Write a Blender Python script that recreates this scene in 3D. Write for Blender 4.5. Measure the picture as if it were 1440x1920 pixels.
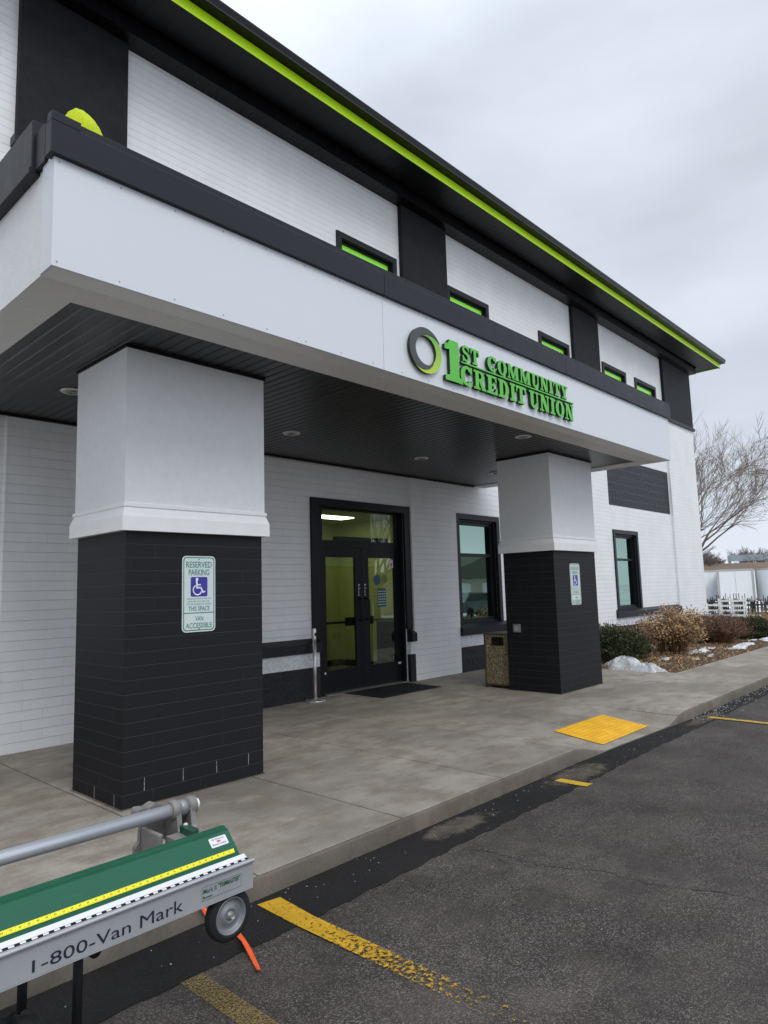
import bpy, math, random
from mathutils import Vector, Matrix
PI = math.pi
S = bpy.context.scene
for o in list(bpy.data.objects): bpy.data.objects.remove(o)
COL = S.collection
# ------------------------------------------------------------------ camera
cd = bpy.data.cameras.new('camera'); cam = bpy.data.objects.new('camera', cd); COL.objects.link(cam)
R = ((0.6841340, -0.0640808, -0.7265358), (-0.7287782, -0.0997161, -0.6774504), (-0.0290357, 0.9929503, -0.1149199))
m4 = Matrix.Identity(4)
for i in range(3):
    for j in range(3): m4[i][j] = R[i][j]
m4[2][3] = 1.522
cam.matrix_world = m4
cd.sensor_fit = 'VERTICAL'; cd.sensor_height = 36; cd.lens = 36 * 1273.44 / 1920
cd.clip_start = .05; cd.clip_end = 2000
S.camera = cam
S.render.resolution_x = 768; S.render.resolution_y = 1024
# ------------------------------------------------------------------ view
S.render.engine = 'CYCLES'
S.view_settings.view_transform = 'Standard'; S.view_settings.look = 'None'
S.view_settings.gamma = 1; S.view_settings.use_curve_mapping = False
S.view_settings.exposure = 0.0
# ------------------------------------------------------------------ world: overcast sky
SUN_EL, SUN_AZ = math.radians(48), math.radians(200)      # azimuth clockwise from +Y
W = bpy.data.worlds.new('World'); S.world = W; W.use_nodes = True
nt = W.node_tree; nt.nodes.clear()
def N(t, **k):
    n = nt.nodes.new(t)
    for a, b in k.items(): setattr(n, a, b)
    return n
out = N('ShaderNodeOutputWorld'); sky = N('ShaderNodeTexSky', sky_type='NISHITA')
sky.sun_disc = False; sky.sun_elevation = SUN_EL; sky.sun_rotation = SUN_AZ
b1 = N('ShaderNodeBackground'); b1.inputs[1].default_value = .08
nt.links.new(sky.outputs[0], b1.inputs[0])
tc = N('ShaderNodeTexCoord'); mp = N('ShaderNodeMapping'); mp.inputs['Scale'].default_value = (1.2, 1.2, 3.2)
nt.links.new(tc.outputs['Generated'], mp.inputs[0])
nz = N('ShaderNodeTexNoise'); nz.inputs['Scale'].default_value = 2.1; nz.inputs['Detail'].default_value = 5; nz.inputs['Roughness'].default_value = .45
nt.links.new(mp.outputs[0], nz.inputs[0])
cr = N('ShaderNodeValToRGB'); e = cr.color_ramp.elements
e[0].position = .30; e[0].color = (.59, .64, .725, 1); e[1].position = .66; e[1].color = (.80, .865, .97, 1)
nt.links.new(nz.outputs[0], cr.inputs[0])
# cloud layer brighter overhead and towards the low winter sun behind the camera
sx = N('ShaderNodeSeparateXYZ'); nt.links.new(tc.outputs['Generated'], sx.inputs[0])
mr = N('ShaderNodeMapRange'); mr.inputs[1].default_value = .55; mr.inputs[2].default_value = 1; mr.inputs[3].default_value = 1; mr.inputs[4].default_value = 2.1
nt.links.new(sx.outputs[2], mr.inputs[0])
my = N('ShaderNodeMapRange'); my.inputs[1].default_value = .1; my.inputs[2].default_value = -.9; my.inputs[3].default_value = 1; my.inputs[4].default_value = 1.35
nt.links.new(sx.outputs[1], my.inputs[0])
mh = N('ShaderNodeMapRange'); mh.inputs[1].default_value = .09; mh.inputs[2].default_value = .02; mh.inputs[3].default_value = 1; mh.inputs[4].default_value = 1.35
nt.links.new(sx.outputs[2], mh.inputs[0])
m1 = N('ShaderNodeMath', operation='MULTIPLY'); m2 = N('ShaderNodeMath', operation='MULTIPLY')
nt.links.new(mr.outputs[0], m1.inputs[0]); nt.links.new(my.outputs[0], m1.inputs[1])
nt.links.new(m1.outputs[0], m2.inputs[0]); nt.links.new(mh.outputs[0], m2.inputs[1])
b2 = N('ShaderNodeBackground'); nt.links.new(cr.outputs[0], b2.inputs[0]); nt.links.new(m2.outputs[0], b2.inputs[1])
mx = N('ShaderNodeMixShader'); mx.inputs[0].default_value = .93
nt.links.new(b1.outputs[0], mx.inputs[1]); nt.links.new(b2.outputs[0], mx.inputs[2]); nt.links.new(mx.outputs[0], out.inputs[0])
# ------------------------------------------------------------------ sun (veiled)
sl = bpy.data.lights.new('sun', 'SUN'); sl.energy = 1.15; sl.angle = math.radians(28); sl.color = (1, .97, .93)
so = bpy.data.objects.new('sun', sl); COL.objects.link(so)
sd = Vector((math.sin(SUN_AZ) * math.cos(SUN_EL), math.cos(SUN_AZ) * math.cos(SUN_EL), math.sin(SUN_EL)))
so.rotation_euler = sd.to_track_quat('Z', 'Y').to_euler(); so.location = (0, -20, 30)

# ================================================================== materials
MATS = {}
class G:
    """tiny node-graph helper"""
    def __init__(s, name):
        s.m = bpy.data.materials.new(name); s.m.use_nodes = True; s.t = s.m.node_tree
        s.b = s.t.nodes['Principled BSDF']; s.o = s.t.nodes['Material Output']
        s._c = None
    def n(s, t, **k):
        x = s.t.nodes.new(t)
        for a, b in k.items(): setattr(x, a, b)
        return x
    def l(s, a, b): s.t.links.new(a, b)
    def co(s):
        if not s._c: s._c = s.n('ShaderNodeTexCoord').outputs['Object']
        return s._c
    def noise(s, scale, detail=4, rough=.55, vec=None, stretch=None):
        x = s.n('ShaderNodeTexNoise'); x.inputs['Scale'].default_value = scale; x.inputs['Detail'].default_value = detail; x.inputs['Roughness'].default_value = rough
        v = vec or s.co()
        if stretch:
            mp = s.n('ShaderNodeMapping'); mp.inputs['Scale'].default_value = stretch; s.l(v, mp.inputs[0]); v = mp.outputs[0]
        s.l(v, x.inputs[0]); return x.outputs[0]
    def ramp(s, f, stops):
        r = s.n('ShaderNodeValToRGB'); e = r.color_ramp.elements
        while len(e) < len(stops): e.new(.5)
        for q, (p, c) in zip(e, stops):
            q.position = p; q.color = (c if len(c) == 4 else (*c, 1)) if hasattr(c, '__len__') else (c, c, c, 1)
        s.l(f, r.inputs[0]); return r.outputs[0]
    def mix(s, f, a, b, bt='MIX'):
        x = s.n('ShaderNodeMix', data_type='RGBA', blend_type=bt)
        for v, i in ((f, 0), (a, 6), (b, 7)):
            if hasattr(v, 'default_value') or hasattr(v, 'is_linked'): s.l(v, x.inputs[i])
            elif i == 0: x.inputs[0].default_value = v
            else: x.inputs[i].default_value = (*v, 1) if hasattr(v, '__len__') else (v, v, v, 1)
        return x.outputs[2]
    def math(s, op, a, b=None):
        x = s.n('ShaderNodeMath', operation=op)
        for i, v in enumerate((a, b)):
            if v is None: continue
            if hasattr(v, 'is_linked'): s.l(v, x.inputs[i])
            else: x.inputs[i].default_value = v
        return x.outputs[0]
    def bump(s, h, dist=.01, st=1.0, prev=None):
        x = s.n('ShaderNodeBump'); x.inputs['Distance'].default_value = dist; x.inputs['Strength'].default_value = st
        s.l(h, x.inputs['Height'])
        if prev: s.l(prev, x.inputs['Normal'])
        return x.outputs[0]
    def col(s, c):
        if hasattr(c, 'is_linked'): s.l(c, s.b.inputs['Base Color'])
        else: s.b.inputs['Base Color'].default_value = (*c, 1)
    def rough(s, r):
        if hasattr(r, 'is_linked'): s.l(r, s.b.inputs['Roughness'])
        else: s.b.inputs['Roughness'].default_value = r
    def nrm(s, x): s.l(x, s.b.inputs['Normal'])
def simple(name, c, r=.6, metal=0, var=.12, scale=8, bump=0, spec=None, coat=0, rv=.04):
    g = G(name)
    f = g.noise(scale, 5)
    a = tuple(x * (1 - var) for x in c); b = tuple(min(1, x * (1 + var)) for x in c)
    g.col(g.ramp(f, [(.3, a), (.7, b)])); g.rough(g.ramp(g.noise(scale * 2.3, 3), [(.3, max(.03, r - rv)), (.7, min(1, r + rv))]))
    g.b.inputs['Metallic'].default_value = metal
    if spec is not None: g.b.inputs['Specular IOR Level'].default_value = spec
    if bump: g.nrm(g.bump(g.noise(scale * 12, 4), bump))
    if coat: g.b.inputs['Coat Weight'].default_value = coat
    MATS[name] = g.m; return g.m
def brick(name, c, mort, r=.55, depth=.006, bw=.406, row=.1016, streak=False, spec=.4, mw=.0042):
    g = G(name)
    geo = g.n('ShaderNodeNewGeometry'); sp = g.n('ShaderNodeSeparateXYZ'); g.l(g.co(), sp.inputs[0])
    sn = g.n('ShaderNodeSeparateXYZ'); g.l(geo.outputs['Normal'], sn.inputs[0])
    ax = g.math('GREATER_THAN', g.math('ABSOLUTE', sn.outputs[0]), .6)
    u = g.math('ADD', g.math('MULTIPLY', sp.outputs[0], g.math('SUBTRACT', 1.0, ax)), g.math('MULTIPLY', sp.outputs[1], ax))
    cb = g.n('ShaderNodeCombineXYZ'); g.l(u, cb.inputs[0]); g.l(sp.outputs[2], cb.inputs[1])
    br = g.n('ShaderNodeTexBrick'); g.l(cb.outputs[0], br.inputs['Vector'])
    br.inputs['Scale'].default_value = 1; br.inputs['Brick Width'].default_value = bw; br.inputs['Row Height'].default_value = row
    br.inputs['Mortar Size'].default_value = mw; br.inputs['Mortar Smooth'].default_value = .35; br.offset = .5
    br.inputs['Color1'].default_value = (.0, .0, .0, 1); br.inputs['Color2'].default_value = (1, 1, 1, 1); br.inputs['Mortar'].default_value = (.5, .5, .5, 1)
    tone = g.mix(br.outputs['Color'], tuple(x * .985 for x in c), tuple(min(1, x * 1.015) for x in c))
    # head joints are struck nearly flush and show less than the bed joints
    zz = g.math('FRACT', g.math('DIVIDE', sp.outputs[2], row))
    bed = g.math('MAXIMUM', g.math('LESS_THAN', zz, .07), g.math('GREATER_THAN', zz, .93))
    jn = g.noise(3.1, 3)
    vis = g.math('MULTIPLY', br.outputs['Fac'], g.math('MAXIMUM', bed, g.ramp(jn, [(.44, .0), (.62, .75)])))
    tone = g.mix(g.math('MULTIPLY', vis, .85), tone, mort)
    dirt = g.ramp(g.noise(1.7, 6, .6, stretch=(1, 1, .5)), [(.38, .94), (.66, 1.0)])
    tone = g.mix(1.0, tone, dirt, 'MULTIPLY')
    g.col(tone); g.rough(r); g.b.inputs['Specular IOR Level'].default_value = spec
    inv = g.math('SUBTRACT', 1.0, vis)
    bb = g.bump(g.noise(70, 5, .65), .0016)
    g.nrm(g.bump(inv, depth, 1.0, bb))
    MATS[name] = g.m; return g.m
WHITE = (.76, .78, .80)
brick('white_brick', (.82, .825, .825), (.66, .665, .67), depth=.0028, mw=.0036)
brick('black_brick', (.0105, .011, .0135), (.030, .0315, .036), r=.55, depth=.009, bw=.406, mw=.0055, spec=.22)
simple('stucco_white', (.74, .75, .755), .75, bump=.0022, scale=14, var=.03)
simple('eifs_white', (.78, .78, .765), .85, bump=.006, scale=16, var=.03)
simple('panel_white', (.665, .695, .725), .34, var=.006, scale=1.2, rv=.008)
simple('trim_white', (.80, .80, .79), .45, var=.03)
simple('stucco_black', (.011, .0115, .014), .65, bump=.006, scale=6, var=.25, spec=.22)
simple('metal_charcoal', (.0165, .0175, .023), .42, var=.06, scale=3, spec=.22)
simple('metal_black', (.008, .008, .010), .42, var=.1, scale=3, spec=.22)
simple('gutter_black', (.010, .009, .010), .34, var=.15, scale=3, spec=.22)
simple('frame_dark', (.009, .0095, .011), .42, var=.1, spec=.22)
simple('door_dark', (.009, .010, .013), .40, var=.1, spec=.22)
simple('lime', (.56, .90, .010), .38, var=.04, scale=2)
simple('green_letter', (.10, .50, .045), .40, var=.05, scale=3)
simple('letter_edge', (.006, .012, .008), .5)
simple('window_lime', (.16, .62, .02), .5, var=.04)
simple('logo_grey', (.060, .060, .062), .5, var=.08)
simple('caulk', (.35, .35, .33), .8)
def logo_grad():
    g = G('logo_gradient'); sp = g.n('ShaderNodeSeparateXYZ'); g.l(g.co(), sp.inputs[0])
    g.col(g.ramp(g.n('ShaderNodeMapRange').outputs[0], [(0, (.5, .66, .03)), (1, (.1, .4, .07))])); mr = g.t.nodes[-2]
    for n in g.t.nodes:
        if n.type == 'MAP_RANGE':
            g.l(sp.outputs[2], n.inputs[0]); n.inputs[1].default_value = -.22; n.inputs[2].default_value = .2
    g.rough(.4); MATS['logo_gradient'] = g.m
logo_grad()
def rock(name, c):
    g = G(name); f = g.noise(14, 6, .6)
    g.col(g.ramp(g.noise(22, 4), [(.3, tuple(x * .8 for x in c)), (.7, tuple(x * 1.1 for x in c))])); g.rough(.7)
    g.nrm(g.bump(f, .035)); MATS[name] = g.m
rock('rockface_black', (.010, .011, .015)); rock('rockface_white', (.72, .74, .76))
def soffit(name, c, axis, pitch, vent, rib, bd=.0022, rr=.4, sp_=.3):
    g = G(name); sp = g.n('ShaderNodeSeparateXYZ'); g.l(g.co(), sp.inputs[0])
    u = g.math('FRACT', g.math('DIVIDE', sp.outputs[axis], pitch))
    gro = g.math('LESS_THAN', u, .035)
    k = g.math('MULTIPLY', gro, 1.0)
    ru = g.math('FRACT', g.math('DIVIDE', sp.outputs[axis], rib))
    rg = g.ramp(ru, [(0, 0.0), (.16, 1.0), (.80, .9), (.84, .55), (1.0, 0.0)])
    if vent:
        d = g.math('FRACT', g.math('DIVIDE', sp.outputs[axis], pitch * 2))
        band = g.math('MULTIPLY', g.math('GREATER_THAN', d, .19), g.math('LESS_THAN', d, .30))
        ho = g.math('LESS_THAN', g.math('FRACT', g.math('DIVIDE', sp.outputs[1 - axis], .026)), .5)
        k = g.math('MAXIMUM', gro, g.math('MULTIPLY', band, ho))
    k = g.math('MAXIMUM', k, g.math('MULTIPLY', g.math('SUBTRACT', 1.0, rg), .55))
    g.col(g.mix(g.math('MULTIPLY', k, .92), c, tuple(x * .10 for x in c))); g.rough(rr); g.b.inputs['Specular IOR Level'].default_value = sp_
    g.nrm(g.bump(rg, bd, 1.0)); MATS[name] = g.m
soffit('soffit_porch', (.017, .0175, .020), 0, .3051, True, .1017, .0006, .34, .5)
soffit('soffit_eave', (.0045, .0045, .006), 0, .305, False, .1525)
def glass(name, tint, ior, refl, dirt=.0):
    g = G(name); g.t.nodes.remove(g.b)
    tr = g.n('ShaderNodeBsdfTransparent'); tr.inputs[0].default_value = (*tint, 1)
    gl = g.n('ShaderNodeBsdfGlossy'); gl.inputs['Roughness'].default_value = .012; gl.inputs['Color'].default_value = (*refl, 1)
    bp = g.bump(g.noise(1.3, 1), .0015); g.l(bp, gl.inputs['Normal'])
    fr = g.n('ShaderNodeFresnel'); fr.inputs[0].default_value = ior
    ge = g.n('ShaderNodeNewGeometry'); ff = g.math('MULTIPLY', fr.outputs[0], g.math('SUBTRACT', 1.0, ge.outputs['Backfacing']))
    mx = g.n('ShaderNodeMixShader'); g.l(ff, mx.inputs[0]); g.l(tr.outputs[0], mx.inputs[1]); g.l(gl.outputs[0], mx.inputs[2])
    g.l(mx.outputs[0], g.o.inputs[0]); MATS[name] = g.m
glass('door_glass', (.74, .80, .66), 2.05, (.75, .9, .8))
glass('window_glass', (.10, .13, .11), 5.0, (.60, .84, .74))
simple('lime_pane', (.27, .88, .012), .25, var=.04, scale=2, coat=.3); simple('upper_blind', (.14, .55, .02), .45, var=.05, scale=3)
simple('lobby_green', (.38, .39, .17), .8, var=.04)
simple('lobby_ceiling', (.42, .45, .28), .9, var=.04)
simple('lobby_floor', (.12, .12, .09), .5, var=.2)
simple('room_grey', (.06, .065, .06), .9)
def emis(name, c, s):
    g = G(name); g.b.inputs['Emission Color'].default_value = (*c, 1); g.b.inputs['Emission Strength'].default_value = s; g.col((.8, .8, .8)); MATS[name] = g.m
emis('tube_light', (1, .98, .85), 11.5)
simple('steel', (.62, .59, .54), .34, metal=.75, var=.08, rv=.02)
simple('steel_dark', (.30, .28, .25), .35, metal=1, var=.2)
simple('galvanised', (.22, .23, .24), .42, metal=.35, var=.12, scale=12)
simple('aluminium', (.62, .65, .69), .34, metal=.55, var=.02, rv=.01)
simple('leaf_aluminium', (.42, .43, .445), .42, metal=.35, var=.05, scale=3)
simple('cast_grey', (.24, .225, .21), .62, metal=.3, var=.15, bump=.002)
simple('tool_green', (.006, .088, .044), .40, var=.08, scale=5, spec=.3)
simple('tool_green_dark', (.004, .06, .035), .4)
simple('edge_white', (.66, .66, .68), .4, var=.05)
simple('tape_yellow', (.80, .74, .012), .45, var=.05)
simple('rubber', (.020, .020, .022), .75, bump=.002, scale=20, spec=.22)
simple('ink_navy', (.012, .012, .035), .5); simple('ink_green', (.02, .10, .06), .5)
simple('ink_white', (.75, .76, .78), .5); simple('tape_tick', (.12, .11, .02), .5); simple('ink_red', (.65, .05, .03), .5); simple('ink_black', (.01, .01, .012), .5, spec=.22)
simple('sign_face', (.60, .67, .66), .35, var=.03); simple('sign_green', (.004, .20, .12), .4); simple('sign_blue', (.035, .028, .30), .4, var=.08)
simple('decal_blue', (.02, .075, .14), .4); simple('decal_teal', (.02, .10, .11), .4); simple('decal_yellow', (.16, .17, .03), .4)
simple('tape_orange', (.95, .13, .03), .45, var=.08)
simple('cloth_black', (.014, .014, .015), .9, bump=.01, scale=9, var=.4)
simple('cloth_neon', (.80, 1.0, .015), .85, var=.10, scale=16, bump=.02)
simple('bin_brown', (.060, .040, .028), .5)
def aggregate():
    g = G('bin_aggregate'); v = g.n('ShaderNodeTexVoronoi'); v.inputs['Scale'].default_value = 75; g.l(g.co(), v.inputs[0])
    s = g.n('ShaderNodeSeparateColor'); g.l(v.outputs['Color'], s.inputs[0])
    g.col(g.ramp(s.outputs[0], [(0, (.05, .035, .015)), (.4, (.17, .125, .06)), (.75, (.26, .20, .11)), (1, (.48, .42, .30))]))
    g.rough(.7); g.nrm(g.bump(g.math('SUBTRACT', 1.0, v.outputs[0]), .006)); MATS['bin_aggregate'] = g.m
aggregate()
def concrete(name, base, joints=True):
    g = G(name)
    big = g.noise(.75, 6, .62); mid = g.noise(2.6, 7, .68, stretch=(1, 1.5, 1)); fine = g.noise(60, 5, .7)
    c = g.ramp(big, [(.30, tuple(x * .60 for x in base)), (.50, base), (.70, tuple(x * 1.30 for x in base))])
    c = g.mix(g.ramp(mid, [(.39, .70), (.56, 0)]), c, (base[0] * .62, base[1] * .57, base[2] * .50))
    wet = g.ramp(g.noise(1.25, 5, .6, stretch=(.7, 1.3, 1)), [(.60, 0), (.74, .6)])
    c = g.mix(wet, c, tuple(x * 1.5 for x in base))
    c = g.mix(1.0, c, g.ramp(fine, [(.25, .78), (.75, 1.12)]), 'MULTIPLY')
    g.col(c); g.rough(g.ramp(big, [(.3, .62), (.7, .85)]))
    g.nrm(g.bump(fine, .0022, 1, g.bump(mid, .003))); MATS[name] = g.m
concrete('concrete', (.300, .270, .225)); concrete('kerb_concrete', (.140, .118, .092))
def asphalt(name, lo, hi, spk):
    g = G(name)
    n = g.noise(.9, 6, .6); n2 = g.noise(4.5, 5, .65)
    c = g.ramp(n, [(.32, lo), (.68, hi)])
    c = g.mix(g.ramp(n2, [(.42, .55), (.60, 0)]), c, tuple(x * .62 for x in lo))
    c = g.mix(g.ramp(g.noise(1.9, 5, .55), [(.56, 0), (.68, .55)]), c, (lo[0] * .75, lo[1] * .68, lo[2] * .62))
    v = g.n('ShaderNodeTexVoronoi'); v.inputs['Scale'].default_value = 170; g.l(g.co(), v.inputs[0])
    sc = g.n('ShaderNodeSeparateColor'); g.l(v.outputs['Color'], sc.inputs[0])
    st = g.math('MULTIPLY', g.ramp(sc.outputs[0], [(.58, 0), (.95, spk)]), g.ramp(g.noise(3.0, 4), [(.32, .35), (.62, 1)]))
    c = g.mix(st, c, (.26, .235, .21))
    c = g.mix(g.ramp(g.noise(190, 3, .7), [(.45, 0), (.75, .5)]), c, (.012, .012, .012))
    g.col(c); g.rough(g.ramp(n2, [(.3, .65), (.7, .9)])); g.b.inputs['Specular IOR Level'].default_value = .3
    g.nrm(g.bump(g.math('SUBTRACT', 1.0, v.outputs[0]), .006, .8)); MATS[name] = g.m
asphalt('asphalt', (.038, .031, .026), (.094, .079, .068), .62); asphalt('fresh_asphalt', (.0075, .0068, .0066), (.0155, .0142, .0138), .05)
def paint(name, c, wear0, wear1, scale=26, stretch=(1, 1, 1), grad=None):
    """worn paint: bare patches are transparent so the road below shows through"""
    g = G(name); f = g.noise(scale, 7, .72, stretch=stretch)
    if grad:
        sp = g.n('ShaderNodeSeparateXYZ'); g.l(g.co(), sp.inputs[0])
        r = g.n('ShaderNodeMapRange'); g.l(sp.outputs[1], r.inputs[0])
        r.inputs[1].default_value = grad[0]; r.inputs[2].default_value = grad[1]; r.inputs[3].default_value = grad[2]; r.inputs[4].default_value = grad[3]
        f = g.math('ADD', f, r.outputs[0])
    a = g.ramp(f, [(wear0, 0.0), (wear1, 1.0)])
    g.col(g.ramp(g.noise(9, 5), [(.3, tuple(x * .72 for x in c)), (.7, c)])); g.rough(.65)
    g.l(a, g.b.inputs['Alpha']); MATS[name] = g.m
paint('yellow_line_worn', (.58, .33, .012), .43, .50, 38, grad=(-1.5, -.25, -.15, .07))
paint('yellow_line_faded', (.33, .23, .06), .42, .64, 85)
paint('yellow_line_patch', (.66, .40, .02), .34, .42, 24)
paint('yellow_line_far', (.60, .37, .03), .36, .48, 20)
simple('tactile_yellow', (.80, .43, .012), .6, var=.16, scale=5)
def snow():
    g = G('snow'); g.col(g.ramp(g.noise(5, 6), [(.32, (.52, .52, .52)), (.55, (.80, .82, .85))])); g.rough(.6)
    g.b.inputs['Subsurface Weight'].default_value = .15; g.b.inputs['Subsurface Radius'].default_value = (.03, .04, .05)
    g.nrm(g.bump(g.noise(26, 6, .7), .05)); MATS['snow'] = g.m
snow()
def ground():
    g = G('snowy_ground'); f = g.noise(.16, 7, .6, stretch=(.35, 1.6, 1))
    g.col(g.ramp(f, [(.36, (.17, .13, .085)), (.41, (.30, .26, .19)), (.44, (.80, .82, .86))])); g.rough(.8); MATS['snowy_ground'] = g.m
ground()
def mulch():
    g = G('mulch'); g.col(g.ramp(g.noise(45, 6, .7), [(.3, (.045, .025, .014)), (.5, (.10, .055, .03)), (.72, (.22, .145, .08))])); g.rough(.95)
    g.nrm(g.bump(g.noise(50, 6, .7), .04)); MATS['mulch'] = g.m
mulch()
def leafmat(name, cols, r=.6):
    g = G(name); oi = g.n('ShaderNodeNewGeometry')
    g.col(g.ramp(oi.outputs['Random Per Island'], [(i / (len(cols) - 1), c) for i, c in enumerate(cols)])); g.rough(r); MATS[name] = g.m
leafmat('yew_leaf', [(.020, .030, .010), (.050, .062, .020), (.10, .11, .04)])
leafmat('tan_leaf', [(.13, .07, .03), (.32, .19, .08), (.50, .34, .16)])
leafmat('red_twig', [(.05, .018, .012), (.10, .035, .022), (.15, .065, .04)])
leafmat('brown_twig', [(.09, .045, .025), (.18, .095, .055), (.27, .16, .09)])
leafmat('dry_grass', [(.30, .20, .09), (.50, .37, .20)])
simple('bark', (.135, .100, .075), .9, var=.3, scale=6); simple('bark_far', (.13, .11, .10), .9, var=.2, scale=1)
simple('trailer_white', (.66, .72, .76), .45, var=.05, scale=.4); simple('trailer_door', (.74, .75, .74), .5, var=.04); simple('trailer_frame', (.40, .38, .36), .6)
simple('rack_white', (.72, .73, .72), .5); simple('rack_black', (.02, .02, .022), .6)
simple('brown_roof', (.14, .10, .065), .9, var=.15, scale=.2); simple('brown_wall', (.20, .15, .10), .9)
simple('blue_grey', (.26, .31, .34), .6, var=.2, scale=.5); simple('hedge_far', (.13, .10, .075), .95, var=.5, scale=.35, bump=.4)
simple('siding_tan', (.46, .42, .34), .8); simple('roof_shingle', (.10, .10, .08), .9, var=.2)
simple('car_teal', (.10, .13, .14), .25, var=.05, coat=.5); simple('car_glass', (.01, .012, .014), .08); simple('curb_grey', (.3, .3, .29), .8)

def scuffed(name, c, wear, r, metal, amt):
    g = G(name); f = g.noise(3.2, 7, .72, stretch=(1.0, 26, 26)); f2 = g.noise(26, 5, .7)
    base = g.mix(g.ramp(g.noise(6, 4), [(.35, 0), (.65, .5)]), c, tuple(x * .80 for x in c))
    base = g.mix(g.ramp(f, [(.60, 0), (.72, amt)]), base, wear); base = g.mix(g.ramp(f2, [(.66, 0), (.76, amt)]), base, wear)
    g.col(base); g.rough(g.ramp(f, [(.35, r - .06), (.7, r + .16)])); g.b.inputs['Metallic'].default_value = metal; g.b.inputs['Specular IOR Level'].default_value = .35; MATS[name] = g.m
scuffed('tool_green', (.006, .090, .045), (.05, .17, .11), .38, 0, .55); scuffed('leaf_aluminium', (.42, .43, .445), (.27, .27, .275), .42, .3, .5)

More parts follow.
